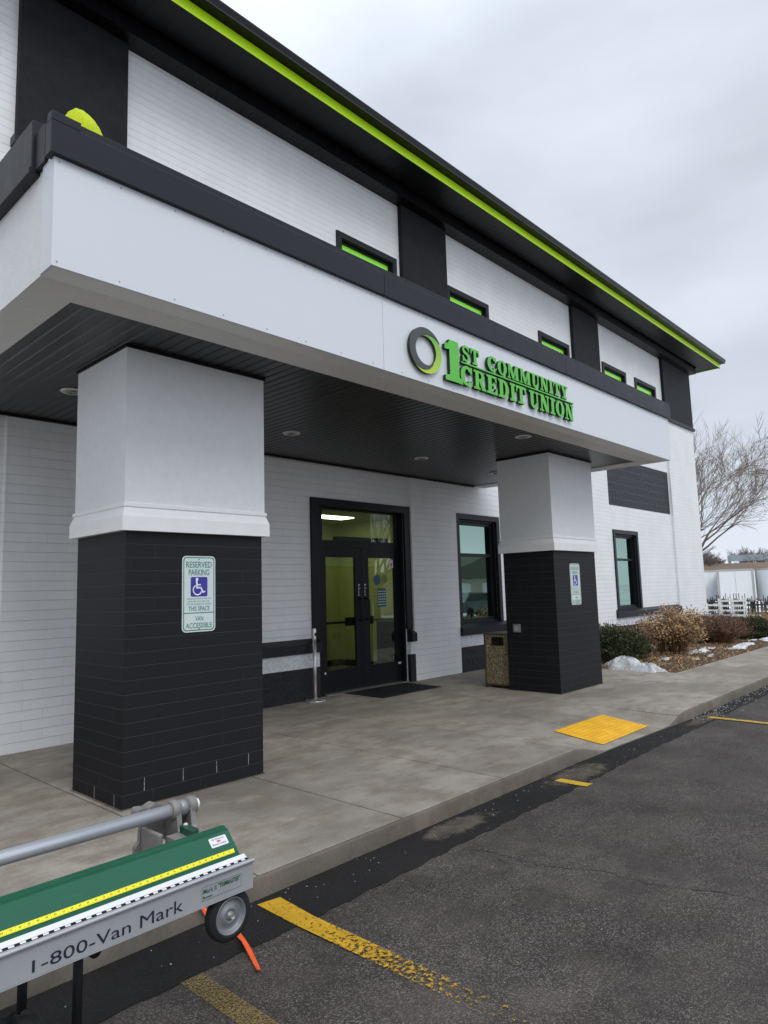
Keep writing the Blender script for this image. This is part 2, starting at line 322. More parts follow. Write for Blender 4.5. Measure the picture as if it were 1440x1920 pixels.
# ================================================================== mesh building
ORG = {}
def origin(o): return ORG.get(o.name, Vector((0, 0, 0))) if o else Vector((0, 0, 0))
def tag(o, label, cat=None, group=None, kind=None):
    if label: o['label'] = label
    if cat: o['category'] = cat
    if group: o['group'] = group
    if kind: o['kind'] = kind
    return o
def thing(name, label, cat, loc=(0, 0, 0), group=None):
    o = bpy.data.objects.new(name, None); COL.objects.link(o); o.empty_display_size = .1
    o.location = loc; ORG[o.name] = Vector(loc); return tag(o, label, cat, group)
class MB:
    def __init__(s): s.v = []; s.f = []; s.mi = []; s.cur = 0
    def add(s, vs, fs, mi=None):
        k = len(s.v); s.v += [tuple(p) for p in vs]
        for f in fs: s.f.append([i + k for i in f]); s.mi.append(s.cur if mi is None else mi)
        return s
    def quad(s, a, b, c, d, mi=None): return s.add([a, b, c, d], [[0, 1, 2, 3]], mi)
    def box(s, x0, x1, y0, y1, z0, z1, mi=None):
        v = [(x, y, z) for z in (z0, z1) for y in (y0, y1) for x in (x0, x1)]
        return s.add(v, [[0, 2, 3, 1], [4, 5, 7, 6], [0, 1, 5, 4], [2, 6, 7, 3], [0, 4, 6, 2], [1, 3, 7, 5]], mi)
    def frame(s, x0, x1, z0, z1, w, y0, y1, mi=None, wb=None):
        """picture frame in the XZ plane; parts butt end to end"""
        wb = w if wb is None else wb
        s.box(x0, x0 + w, y0, y1, z0, z1, mi); s.box(x1 - w, x1, y0, y1, z0, z1, mi)
        s.box(x0 + w, x1 - w, y0, y1, z1 - w, z1, mi)
        if wb > 0: s.box(x0 + w, x1 - w, y0, y1, z0, z0 + wb, mi)
        return s
    def prism(s, poly, y0, y1, axis='y', mi=None, mside=None):
        """poly: list of (a,b); extruded along axis. y: (x,z); x: (y,z); z: (x,y)"""
        P = {'y': lambda a, b, t: (a, t, b), 'x': lambda a, b, t: (t, a, b), 'z': lambda a, b, t: (a, b, t)}[axis]
        n = len(poly); vs = [P(a, b, y0) for a, b in poly] + [P(a, b, y1) for a, b in poly]
        s.add(vs, [list(range(n))[::-1], list(range(n, 2 * n))], mi)
        s.add(vs, [[i, (i + 1) % n, n + (i + 1) % n, n + i] for i in range(n)], mi if mside is None else mside)
        return s
    def ring(s, cx, cz, ro, ri, y0, y1, a0=0, a1=360, n=48, mi=None, mside=None, ez=1.0, iz=None, ix=0):
        iz = ez if iz is None else iz
        full = abs(a1 - a0) >= 360; m = n if full else n + 1
        A = [math.radians(a0 + (a1 - a0) * i / n) for i in range(m)]
        o = [(cx + ro * math.cos(a), cz + ro * ez * math.sin(a)) for a in A]; q = [(cx + ix + ri * math.cos(a), cz + ri * iz * math.sin(a)) for a in A]
        k = m; vs = [(x, y0, z) for x, z in o] + [(x, y0, z) for x, z in q] + [(x, y1, z) for x, z in o] + [(x, y1, z) for x, z in q]
        fr = []; sd_ = []
        for i in range(m if full else m - 1):
            j = (i + 1) % m
            fr += [[i, j, k + j, k + i], [2 * k + i, 3 * k + i, 3 * k + j, 2 * k + j]]
            sd_ += [[i, 2 * k + i, 2 * k + j, j], [k + i, k + j, 3 * k + j, 3 * k + i]]
        if not full: sd_ += [[0, k, 3 * k, 2 * k], [m - 1, 2 * k + m - 1, 3 * k + m - 1, k + m - 1]]
        s.add(vs, fr, mi); s.add(vs, sd_, mi if mside is None else mside); return s
    def lathe(s, prof, c, axis='z', n=24, mi=None, cap=True):
        """prof: list of (radius, t) along the axis"""
        vs = []
        for r, t in prof:
            for i in range(n):
                a = 2 * PI * i / n; u, w = r * math.cos(a), r * math.sin(a)
                vs.append({'z': (c[0] + u, c[1] + w, c[2] + t), 'y': (c[0] + u, c[1] + t, c[2] + w), 'x': (c[0] + t, c[1] + u, c[2] + w)}[axis])
        fs = [[k * n + i, k * n + (i + 1) % n, (k + 1) * n + (i + 1) % n, (k + 1) * n + i] for k in range(len(prof) - 1) for i in range(n)]
        if cap: fs += [list(range(n))[::-1], [(len(prof) - 1) * n + i for i in range(n)]]
        return s.add(vs, fs, mi)
    def tube(s, pts, rad, n=8, mi=None, cap=True):
        pts = [Vector(p) for p in pts]; rad = rad if hasattr(rad, '__len__') else [rad] * len(pts)
        vs = []; prev = None
        for i, p in enumerate(pts):
            d = (pts[min(i + 1, len(pts) - 1)] - pts[max(i - 1, 0)]).normalized()
            if prev is None: a = d.orthogonal().normalized()
            else:
                a = prev - d * prev.dot(d); a = a.normalized() if a.length > 1e-6 else d.orthogonal().normalized()
            prev = a; b = d.cross(a)
            for k in range(n):
                t = 2 * PI * k / n; vs.append(p + (a * math.cos(t) + b * math.sin(t)) * rad[i])
        fs = [[i * n + k, i * n + (k + 1) % n, (i + 1) * n + (k + 1) % n, (i + 1) * n + k] for i in range(len(pts) - 1) for k in range(n)]
        if cap: fs += [list(range(n))[::-1], [(len(pts) - 1) * n + k for k in range(n)]]
        return s.add(vs, fs, mi)
    def text(s, txt, x0, x1, z0, z1, y, th=.002, flip=False, bold=0, mi=None):
        cu = bpy.data.curves.new('t', 'FONT'); cu.body = txt; cu.size = 1; cu.extrude = 0; cu.offset = bold; cu.resolution_u = 3
        o = bpy.data.objects.new('t', cu); COL.objects.link(o)
        me = o.to_mesh(); vs = [v.co.copy() for v in me.vertices]; fs = [list(p.vertices) for p in me.polygons]; o.to_mesh_clear()
        bpy.data.objects.remove(o); bpy.data.curves.remove(cu)
        if not vs: return s
        ax, bx = min(v.x for v in vs), max(v.x for v in vs); az, bz = min(v.y for v in vs), max(v.y for v in vs)
        s.add([(x0 + (v.x - ax) / (bx - ax) * (x1 - x0), y, z0 + (v.y - az) / (bz - az) * (z1 - z0)) for v in vs], fs, mi)
        return s
    def build(s, name, mats, parent=None, loc=None, smooth=False, bevel=0, auto=None):
        me = bpy.data.meshes.new(name)
        if parent: og = origin(parent)
        else: og = Vector(loc) if loc else Vector((0, 0, 0))
        me.from_pydata([(p[0] - og.x, p[1] - og.y, p[2] - og.z) for p in s.v], [], s.f)
        for mn in (mats if isinstance(mats, (list, tuple)) else [mats]): me.materials.append(MATS[mn])
        me.polygons.foreach_set('material_index', s.mi)
        if smooth: me.polygons.foreach_set('use_smooth', [True] * len(me.polygons))
        me.update()
        o = bpy.data.objects.new(name, me); COL.objects.link(o)
        ORG[o.name] = og
        if parent: o.parent = parent
        else: o.location = og
        if auto: 
            import bmesh
            bm = bmesh.new(); bm.from_mesh(me)
            for ed in bm.edges: ed.smooth = len(ed.link_faces) == 2 and ed.calc_face_angle(9) < auto
            for f in bm.faces: f.smooth = True
            bm.to_mesh(me); bm.free()
        if bevel:
            md = o.modifiers.new('bevel', 'BEVEL'); md.width = bevel; md.segments = 2; md.limit_method = 'ANGLE'
        return o
def struct(name, mb, mats, **k):
    o = mb.build(name, mats, **k); o['kind'] = 'structure'; return o
def wall_holes(mb, x0, x1, z0, z1, yf, yb, holes, mi=None):
    xs = sorted({x0, x1, *[h[0] for h in holes], *[h[1] for h in holes]}); zs = sorted({z0, z1, *[h[2] for h in holes], *[h[3] for h in holes]})
    def solid(i, j):
        if i < 0 or j < 0 or i >= len(xs) - 1 or j >= len(zs) - 1: return False
        cx, cz = (xs[i] + xs[i + 1]) / 2, (zs[j] + zs[j + 1]) / 2
        return not any(h[0] < cx < h[1] and h[2] < cz < h[3] for h in holes)
    for i in range(len(xs) - 1):
        for j in range(len(zs) - 1):
            if not solid(i, j): continue
            a, b, c, d = xs[i], xs[i + 1], zs[j], zs[j + 1]
            mb.quad((a, yf, c), (b, yf, c), (b, yf, d), (a, yf, d), mi); mb.quad((a, yb, c), (a, yb, d), (b, yb, d), (b, yb, c), mi)
            if not solid(i - 1, j): mb.quad((a, yf, c), (a, yf, d), (a, yb, d), (a, yb, c), mi)
            if not solid(i + 1, j): mb.quad((b, yf, c), (b, yb, c), (b, yb, d), (b, yf, d), mi)
            if not solid(i, j - 1): mb.quad((a, yf, c), (a, yb, c), (b, yb, c), (b, yf, c), mi)
            if not solid(i, j + 1): mb.quad((a, yf, d), (b, yf, d), (b, yb, d), (a, yb, d), mi)
    return mb

# ================================================================== THE SETTING
def gz(x, y):                     # land falls gently away beyond the building
    d = math.hypot(x, y); t = min(1, max(0, (d - 24) / 42)); return -.135 - 1.15 * t * t * (3 - 2 * t) * (1 if x > 0 else .0)
g = MB(); n = 90; EX = [-700 + 1400 * (i / n) for i in range(n + 1)]
EX = sorted(set([round(math.copysign(abs(t) ** 2.2, t) * 1200, 3) for t in [-1 + 2 * i / n for i in range(n + 1)]]))
vs = [(x, y, gz(x, y)) for y in EX for x in EX]; k = len(EX)
g.add(vs, [[j * k + i, j * k + i + 1, (j + 1) * k + i + 1, (j + 1) * k + i] for j in range(k - 1) for i in range(k - 1)])
struct('ground', g, 'snowy_ground', smooth=True)
g = MB(); nx, ny = 40, 20
def pz(x, y): return max(-.12, gz(x, y) + .015) if math.hypot(x, y) < 24 else gz(x, y) + .03
xs = [-25 + 65 * i / 80 for i in range(81)]; ys = [-40 + 43.24 * i / 40 for i in range(41)]
g.add([(x, y, pz(x, y)) for y in ys for x in xs], [[j * 81 + i, j * 81 + i + 1, (j + 1) * 81 + i + 1, (j + 1) * 81 + i] for j in range(40) for i in range(80)])
struct('parking_lot', g, 'asphalt')
def edge(x): return 2.805 + .007 * math.sin(x * 2.1) + .005 * math.sin(x * 7.3) + .003 * math.sin(x * 61) + .05 * max(0, min(1, (x - 3) / 4)) + .008 * math.sin(x * 23)
g = MB(); q = [-10 + 34 * i / 680 for i in range(681)]
g.add([(x, edge(x), -.116) for x in q] + [(x, 3.22, -.116) for x in q], [[i, i + 1, 682 + i, 681 + i] for i in range(680)])
struct('asphalt_patch', g, 'fresh_asphalt')
# sidewalk with a dropped kerb at the tactile pad
def ramp(x, y):
    if x <= 5.95 or x >= 8.5: fx = 0
    elif x < 6.6: fx = (x - 5.95) / .65
    elif x > 7.95: fx = (8.5 - x) / .55
    else: fx = 1
    fx = fx * fx * (3 - 2 * fx); fy = max(0, min(1, (4.45 - y) / 1.1)); return -.108 * fx * fy
def kerb_y(x): return 3.2 if x < 6 else 3.2 - .10 * min(1, (x - 6) / 2.5)
xs = [-10, -6, -3, -1.27, 0] + [.1 * i for i in range(1, 125)]; XJ = [-3.6, -2.4, -1.25, -.05, 1.15, 2.35, 3.54, 4.76, 5.96, 7.1, 8.3, 9.5, 10.7, 11.9]
ys_n = 30
g = MB()
def slabtop(xa, xb, ya, yb, nx, ny):
    """one cast slab, edges 6 mm in from the joint and rounded down"""
    j = .0065; rows = []
    xsn = [xa + j] + [xa + .012 + (xb - xa - .024) * i / nx for i in range(nx + 1)] + [xb - j]; k = len(xsn)
    yf0 = ya if not callable(ya) else None
    vs = []; fr = []
    for b in range(ny + 3):
        for i, x in enumerate(xsn):
            y0 = (ya(x) if callable(ya) else ya); yy0 = y0 + (j if not callable(ya) else 0)
            if b == 0: y = yy0
            elif b == ny + 2: y = yb - j
            else: y = y0 + .012 + (yb - y0 - .024) * (b - 1) / ny
            e_ = b in (0, ny + 2) or i in (0, k - 1)
            vs.append((x, y, ramp(x, y) - (.003 if e_ else 0)))
    m = len(vs)
    g.add(vs, [[b * k + i, b * k + i + 1, (b + 1) * k + i + 1, (b + 1) * k + i] for b in range(ny + 2) for i in range(k - 1)])
    # skirts
    rim = [i for i in range(k)] + [b * k + k - 1 for b in range(1, ny + 3)] + [(ny + 2) * k + i for i in range(k - 2, -1, -1)] + [b * k for b in range(ny + 1, 0, -1)]
    lo = [(vs[i][0], vs[i][1], vs[i][2] - .03) for i in rim]; hi = [vs[i] for i in rim]; r = len(rim)
    g.add(lo + hi, [[i, (i + 1) % r, r + (i + 1) % r, r + i] for i in range(r)])
KW = .0
for a, b in zip(XJ[:-1], XJ[1:]):
    slabtop(a, b, lambda x: kerb_y(x) + .012, 4.80, 12, 16)
    if b <= 12: slabtop(a, b, 4.80, 6.25, 3, 3); slabtop(a, b, 6.25, 7.80, 3, 3)
XW = [11.9 + 1.22 * i for i in range(18)]
for a, b in zip(XW[:-1], XW[1:]): slabtop(a, b, lambda x: kerb_y(x) + .012, 4.45, 3, 3)
struct('sidewalk', g, 'concrete')
g = MB(); g.box(-10, 11.9, 4.6, 7.78, -.12, -.022); g.box(11.9, 32.6, 3.16, 4.43, -.12, -.022); g.box(-10, 5.8, 3.25, 4.599, -.12, -.022); g.box(8.5, 11.9, 3.16, 4.599, -.12, -.022)
struct('sidewalk_base', g, 'fresh_asphalt')
# kerb: face and rounded nose following the ramp
g = MB(); q = [-10 + .1 * i for i in range(426)]
prof = lambda x: [(kerb_y(x) + .012, ramp(x, 3.25) - .03), (kerb_y(x) + .012, ramp(x, 3.25) - .003), (kerb_y(x) + .002, ramp(x, 3.25) - .008), (kerb_y(x) - .004, ramp(x, 3.25) - .02), (kerb_y(x) - .012, -.135)]
vs = [(x, y, z) for x in q for y, z in prof(x)]
g.add(vs, [[i * 5 + j, (i + 1) * 5 + j, (i + 1) * 5 + j + 1, i * 5 + j + 1] for i in range(425) for j in range(4)])
struct('kerb', g, 'kerb_concrete', smooth=True)
# planting bed
g = MB(); random.seed(4)
bx = [11.92 + 22 * i / 110 for i in range(111)]; by = [4.45 + 3.3 * i / 16 for i in range(17)]
def bz(x, y):
    e_ = min(1, (y - 4.45) / .35, (x - 11.9) / .35); return -.03 + .07 * e_ + .02 * math.sin(x * 5.1 + y * 3) * e_ + random.uniform(-.012, .012) * e_
g.add([(x, y, bz(x, y)) for y in by for x in bx], [[j * 111 + i, j * 111 + i + 1, (j + 1) * 111 + i + 1, (j + 1) * 111 + i] for j in range(16) for i in range(110)])
struct('planting_bed', g, 'mulch', smooth=True)
g = MB(); g.add([(13, 9, 0)], [])
# far road strip
def ribbon(name, pts, w, z, mat):
    g = MB(); vs = []
    for i, (x, y) in enumerate(pts):
        a = pts[max(0, i - 1)]; b = pts[min(len(pts) - 1, i + 1)]; d = Vector((b[0] - a[0], b[1] - a[1])).normalized(); nn = Vector((-d.y, d.x))
        for s_ in (-1, 1): vs.append((x + nn.x * w * s_, y + nn.y * w * s_, gz(x, y) + z))
    g.add(vs, [[2 * i, 2 * i + 2, 2 * i + 3, 2 * i + 1] for i in range(len(pts) - 1)]); return struct(name, g, mat)
ribbon('road', [(44 + i * .9, -60 + 10 * i) for i in range(14)], 1.6, .05, 'curb_grey')
# ------------------------------------------------------------------ painted lines
def road_quad(name, pts, z, mat, lab=None):
    g = MB(); g.add([(x, y, z) for x, y in pts], [list(range(len(pts)))])
    cx = sum(p[0] for p in pts) / len(pts); cy = max(p[1] for p in pts)
    o = struct(name, g, mat, loc=(cx, cy, z))
    if lab: tag(o, lab)
    return o
road_quad('parking_line', [(2.29, 3.14), (2.28, 2.82), (2.29, 1.5), (2.40, 1.5), (2.40, 2.81), (2.425, 3.115)], -.112, 'yellow_line_worn', 'worn yellow parking line nearest the wheeled tool')
road_quad('parking_line', [(1.64, 2.80), (1.64, 1.2), (1.74, 1.2), (1.745, 2.785)], -.115, 'yellow_line_faded', 'most faded yellow line at the bottom edge')
road_quad('parking_line', [(5.295, 3.06), (5.29, 2.86), (5.30, 2.77), (5.40, 2.77), (5.385, 3.05)], -.112, 'yellow_line_patch', 'short yellow dash on the black asphalt patch')
road_quad('parking_line', [(8.78, 2.95), (8.66, .2), (8.76, .2), (8.88, 2.94)], -.111, 'yellow_line_far', 'thin yellow line far along the kerb at right')
# cracks in the asphalt
g = MB(); random.seed(9)
def crack(a, b, w, nseg=60):
    pts = []
    for i in range(nseg + 1):
        t = i / nseg; pts.append((a[0] + (b[0] - a[0]) * t + .03 * math.sin(t * 17) + random.uniform(-.012, .012), a[1] + (b[1] - a[1]) * t + .02 * math.sin(t * 29) + random.uniform(-.012, .012)))
    vs = []
    for x, y in pts:
        ww = w * random.uniform(.3, 1); vs += [(x - ww, y, -.1165), (x + ww, y + ww, -.1165)]
    g.add(vs, [[2 * i, 2 * i + 2, 2 * i + 3, 2 * i + 1] for i in range(nseg)])
crack((3.60, 2.76), (4.02, 1.0), .0026, 90); crack((2.95, 1.9), (3.65, 2.5), .002)
struct('road_crack', g, 'ink_black')
# sandy stains where melt water drained
def blob(cx, cy, rx, ry, z, seed, rot=0):
    g_ = G('sand_stain'); g_.col(g_.ramp(g_.noise(9, 6), [(.3, (.07, .058, .042)), (.7, (.16, .136, .10))])); g_.rough(.9)
    mp = g_.n('ShaderNodeMapping'); mp.inputs['Scale'].default_value = (1 / rx, 1 / ry, 1); g_.l(g_.co(), mp.inputs[0])
    ln = g_.n('ShaderNodeVectorMath', operation='LENGTH'); g_.l(mp.outputs[0], ln.inputs[0])
    f = g_.math('ADD', g_.math('SUBTRACT', 1.0, ln.outputs['Value']), g_.math('MULTIPLY', g_.math('SUBTRACT', g_.noise(7 + seed, 6, .65), .5), 1.5))
    g_.l(g_.ramp(f, [(.10, 0), (.42, .62)]), g_.b.inputs['Alpha']); MATS['sand%d' % seed] = g_.m
    g = MB(); g.add([(cx - rx, cy - ry, z), (cx + rx, cy - ry, z), (cx + rx, cy + ry, z), (cx - rx, cy + ry, z)], [[0, 1, 2, 3]])
    return struct('sand_stain', g, 'sand%d' % seed, loc=(cx, cy, z))
blob(3.92, 3.04, .42, .14, -.1138, 1); blob(5.60, 3.01, .55, .19, -.1134, 2); blob(8.7, 2.96, .7, .12, -.1136, 3)
# loose grit
def grit():
    g = MB(); random.seed(21)
    def stone(x, y, z, r):
        a = random.uniform(0, 6); v = [(x + r * math.cos(a + t) * random.uniform(.7, 1.2), y + r * math.sin(a + t) * random.uniform(.7, 1.2), z + r * random.uniform(0, .5)) for t in (0, 1.57, 3.14, 4.71)]
        g.add(v + [(x, y, z + r * 1.1), (x, y, z - r * .3)], [[0, 1, 4], [1, 2, 4], [2, 3, 4], [3, 0, 4], [1, 0, 5], [2, 1, 5], [3, 2, 5], [0, 3, 5]])
    for _ in range(190):
        t = random.random(); x = 1.2 + 11.5 * t; y = 3.17 - abs(random.gauss(0, .16)) - .1 * (x > 6)
        stone(x, y, -.113, random.uniform(.0022, .0055))
    for _ in range(260):
        x = random.uniform(8.6, 12.5); stone(x, 3.08 - abs(random.gauss(0, .12)), -.113, random.uniform(.004, .011))
    for _ in range(260): stone(random.uniform(1.2, 11), random.uniform(3.25, 6.5), .001, random.uniform(.0018, .004))
    for _ in range(110): stone(random.uniform(1.5, 7), random.uniform(1.2, 2.9), -.118, random.uniform(.002, .0045))
    return g
o = grit().build('gravel', 'curb_grey', loc=(0, 0, 0)); tag(o, 'loose pale grit scattered along the kerb', 'gravel', kind='stuff')
MATS['curb_grey'].node_tree.nodes['Principled BSDF'].inputs['Roughness'].default_value = .9

# ================================================================== BUILDING
B = thing('office_building', 'two-storey white brick office building with black pilasters and lime green eave', 'building', (0, 0, 0))
YP, YI = 7.60, 7.67        # pilaster face, recessed bay face
XE = 23.39                 # right corner
ZS = 3.466                 # porch soffit
PIL = [(-4.1, -2.8), (2.41, 3.64), (8.83, 10.11), (15.25, 16.64), (21.06, XE)]
UPZ, EZ = 6.60, 8.68
# windows (x0,x1,z0,z1)
LOW = [(10.15, 11.60, .84, 2.93), (13.64, 15.09, .84, 2.93), (16.88, 18.42, .84, 2.93)]
UPW = [(7.26, 8.72, 6.2, 7.42), (10.16, 11.60, 6.2, 7.42), (13.64, 15.09, 6.2, 7.42), (16.91, 18.39, 6.2, 7.44), (19.00, 20.53, 6.2, 7.45)]
DOOR = (6.69, 8.70, 0, 2.86)
inn = lambda w, d=.10: (w[0] + d, w[1] - d, w[2] + (.02 if w[2] > 0 and w[2] < 1 else d), w[3] - d)
bays = [(-2.8, 2.41), (3.64, 8.83), (10.11, 15.25), (16.64, 21.06)]
g = MB()
for a, b in bays:
    holes = [inn(w) for w in LOW + UPW if a < w[0] < b]
    if a < 7 < b: holes.append(DOOR)
    if a > 16: holes.append((16.66, 21.03, 3.57, 4.86))
    wall_holes(g, a, b, 0, EZ, YI, YI + .28, holes)
g.box(XE - .3, XE - .004, YP + .02, 22, 0, EZ)           # right gable wall
g.box(-4.1, XE - .31, 21.7, 22, 0, EZ)           # rear wall
g.box(-4.1, -3.8, YP + .3, 21.7, 0, EZ)
g.build('wall', 'white_brick', B)
for i, (a, b) in enumerate(PIL):
    z1 = UPZ if i else UPZ
    MB().box(a, b, YP, YI + .30, 0, UPZ - .10).build('pilaster', 'white_brick', B)
    p = MB().box(a - .012, b + (.012 if i < 4 else .03), YP - .02, YI + .29, UPZ, EZ).build('pilaster_panel', 'stucco_black', B)
    MB().prism([(YP - .07, UPZ - .10), (YP + .2, UPZ - .10), (YP + .2, UPZ), (YP - .05, UPZ), (YP - .07, UPZ - .02)], a - .05, b + (.05 if i < 4 else .07), 'x').build('ledge', 'metal_charcoal', p)
# base bands of each bay: black rock-face block, white rock-face stripe, dark sloping sill
def band(a, b):
    sp = [(YP - .015, .655), (YI + .1, .655), (YI + .1, .86), (YI, .86), (YP - .055, .80), (YP - .055, .665)]
    MB().prism(sp, a + .003, b - .003, 'x').build('sill', 'metal_charcoal', B)
    MB().box(a + .003, b - .003, YP - .002, YI + .05, .452, .653).build('base_stripe', 'rockface_white', B)
    MB().box(a + .003, b - .003, YP - .006, YI + .05, 0, .450).build('base_course', 'rockface_black', B)
for a, b in [(-2.8, 2.33), (3.64, 6.69), (8.70, 8.83), (10.11, 15.25), (16.64, 21.06)]: band(a, b)
# black split-face block panel in the last bay
g = MB(); MATS['rock_panel'] = MATS['rockface_black']
def rock_panel():
    gg = G('block_panel'); sp = gg.n('ShaderNodeSeparateXYZ'); gg.l(gg.co(), sp.inputs[0])
    z = gg.math('FRACT', gg.math('DIVIDE', gg.math('SUBTRACT', sp.outputs[2], 3.57), .2032)); j = gg.math('LESS_THAN', z, .05)
    gg.col(gg.mix(j, gg.ramp(gg.noise(9, 5), [(.3, (.010, .011, .015)), (.7, (.022, .0235, .029))]), (.085, .088, .095))); gg.rough(.6)
    gg.nrm(gg.bump(gg.noise(12, 6, .65), .045)); MATS['block_panel'] = gg.m
rock_panel()
MB().box(16.662, 21.028, YI + .012, YI + .06, 3.572, 4.858).build('block_panel', 'block_panel', B)

def window(w, upper=False):
    x0, x1, z0, z1 = w; t = .105
    tr = MB(); tr.frame(x0, x1, z0 + (0 if upper else .02), z1, t, YI - .035, YI + .03, wb=0 if not upper else t)
    o = tr.build('window', 'metal_charcoal' if not upper else 'frame_dark', B, bevel=.004)
    a0, a1, c0, c1 = x0 + t + .001, x1 - t - .001, z0 + (.022 if not upper else t), z1 - t - .001
    f = MB(); yf = YI + .13
    if upper:
        f.frame(a0, a1, c0, c1, .012, YI - .02, YI + .09); f.frame(a0 + .013, a1 - .013, c0 + .013, c1 - .013, .035, YI + .03, YI + .10)
        f.build('frame', 'frame_dark', o)
        MB().box(a0 + .04, a1 - .04, YI + .055, YI + .07, c0 + .04, c1 - .04).build('pane', 'lime_pane', o)
        return o
    f.frame(a0, a1, c0, c1, .035, YI + .031, yf)                 # deep black reveal
    f.frame(a0 + .036, a1 - .036, c0 + .036, c1 - .036, .055, yf - .055, yf + .015)
    zm = c0 + (c1 - c0) * .66
    f.box(a0 + .091, a1 - .091, yf - .045, yf + .012, zm - .03, zm + .03)
    f.build('frame', 'frame_dark', o)
    MB().box(a0 + .09, a1 - .09, yf - .012, yf - .006, c0 + .09, c1 - .09).build('pane', 'window_glass', o)
    return o
for w in LOW: window(w)
for w in UPW: window(w, True)
# entrance
tr = MB(); y0 = YI - .045
tr.box(6.60, 6.73, y0, YI + .001, .865, 2.945); tr.box(8.68, 8.82, y0, YI + .001, .865, 2.945); tr.box(6.73, 8.68, y0, YI + .001, 2.825, 2.945)
d = tr.build('entrance', 'door_dark', B, bevel=.004)
f = MB(); YD = 7.79
f.box(6.692, 6.86, YI + .02, YD + .05, 0, 2.86); f.box(8.66, 8.698, YI + .02, YD + .05, 0, 2.86)
f.box(6.86, 8.66, YD - .03, YD + .05, 2.80, 2.86); f.box(6.86, 8.66, YD - .03, YD + .05, 2.215, 2.32)
f.box(6.86, 6.90, YD - .03, YD + .05, 2.32, 2.80); f.box(8.62, 8.66, YD - .03, YD + .05, 2.32, 2.80)
f.box(6.86, 8.66, YI + .02, YD + .05, 2.861, 2.90)
f.build('frame', 'door_dark', d)
MB().box(6.90, 8.62, YD + .005, YD + .012, 2.32, 2.80).build('transom_pane', 'door_glass', d)
MB().box(6.86, 8.70, YI - .03, YD + .06, .001, .012).build('threshold', 'steel', d)
MB().box(7.35, 8.5, YD + .07, YD + .2, 2.28, 2.40).build('door_closer', 'ink_black', d)
def leaf(a, b, ga, gb, hx, side):
    m = MB(); z0, z1 = .018, 2.21
    m.box(a, ga, YD - .025, YD + .02, z0, z1); m.box(gb, b, YD - .025, YD + .02, z0, z1)
    m.box(ga, gb, YD - .025, YD + .02, z0, .35); m.box(ga, gb, YD - .025, YD + .02, 2.06, z1)
    o = m.build('door', 'door_dark', B, bevel=.003)
    MB().box(ga, gb, YD - .006, YD, .35, 2.06).build('pane', 'door_glass', o)
    h = MB(); yy = YD - .085
    h.tube([(hx, YD - .02, 1.07), (hx, yy, 1.07), (hx + .02 * side, yy - .008, 1.10), (hx + .02 * side, yy - .008, 1.37), (hx, yy, 1.40), (hx, YD - .02, 1.40)], .0135, 10)
    h.build('handle', 'ink_black', o, smooth=True)
    h = MB(); h.box(ga - .04, gb + .04, YD + .045, YD + .075, 1.03, 1.065); h.box(gb - .14 if side < 0 else ga - .06, gb + .06 if side < 0 else ga + .14, YD + .02, YD + .09, .99, 1.12)
    h.build('push_bar', 'ink_black', o)
    lt = MB(); px = hx + .03 * side * -1
    for i, ch in enumerate('PULL'):
        lt.text(ch, hx - .017, hx + .017, 1.60 - i * .048, 1.636 - i * .048, YD - .0275)
    lt.build('lettering', 'ink_white', o)
    MB().box(a + .02 if side < 0 else b - .09, a + .09 if side < 0 else b - .02, YD - .028, YD - .0255, .30, .33).build('label', 'ink_white', o)
    return o
dl = leaf(6.862, 7.756, 6.985, 7.61, 7.69, -1); dr = leaf(7.762, 8.658, 7.92, 8.54, 7.83, 1)
# stickers on the right leaf
m = MB(); m.box(8.44, 8.53, YD - .009, YD - .007, 1.90, 2.03).build('decal', 'ink_white', dr)
m = MB(); m.prism([(8.462, 1.975), (8.508, 1.975), (8.508, 1.945), (8.485, 1.915), (8.462, 1.945)], YD - .0105, YD - .0095).build('decal', 'ink_red', dr)
m = MB(); m.ring(8.13, 1.70, .085, 0, YD - .009, YD - .007, n=28).build('decal', 'decal_blue', dr)
m = MB(); m.ring(8.30, 1.71, .07, 0, YD - .0092, YD - .0072, n=28).build('decal', 'decal_yellow', dr)
m = MB(); m.box(8.13, 8.33, YD - .009, YD - .007, 1.26, 1.56, 0)
for i in range(6):
    for j in range(4): m.box(8.145 + j * .046, 8.145 + j * .046 + .03, YD - .0105, YD - .0095, 1.29 + i * .043, 1.305 + i * .043, 1)
m.build('notice', ['decal_teal', 'sign_face'], dr)
# lobby behind the doors
g = MB(); g.box(6.0, 6.05, 8.0, 12, 0, 3.0); g.box(9.9, 9.95, 8.0, 12, 0, 3.0); g.box(6.05, 9.9, 10.6, 10.65, 0, 3.0)
g.box(8.55, 8.6, 9.9, 10.6, 0, 3.0)
lb = g.build('lobby', 'lobby_green', B)
MB().box(6.05, 9.9, YI + .3, 10.6, 2.95, 3.0).build('ceiling', 'lobby_ceiling', lb)
MB().box(6.05, 9.9, YI + .14, 10.6, -.05, .006).build('floor', 'lobby_floor', lb)
m = MB(); m.box(6.05, 8.55, 10.58, 10.60, .006, .13); m.box(8.6, 9.9, 10.58, 10.60, .006, .13); m.box(8.53, 8.55, 9.9, 10.58, .006, .13); m.box(9.88, 9.9, 8.0, 10.58, .006, .13); m.build('baseboard', 'ink_black', lb)
MB().box(7.7, 9.2, 9.38, 9.74, 2.935, 2.949).build('ceiling_light', 'tube_light', lb)
MB().box(9.88, 9.899, 9.95, 10.03, .42, .55).build('outlet', 'ink_white', lb)
MB().box(9.35, 9.85, 8.5, 9.0, .006, .95).build('cabinet', 'ink_black', lb)
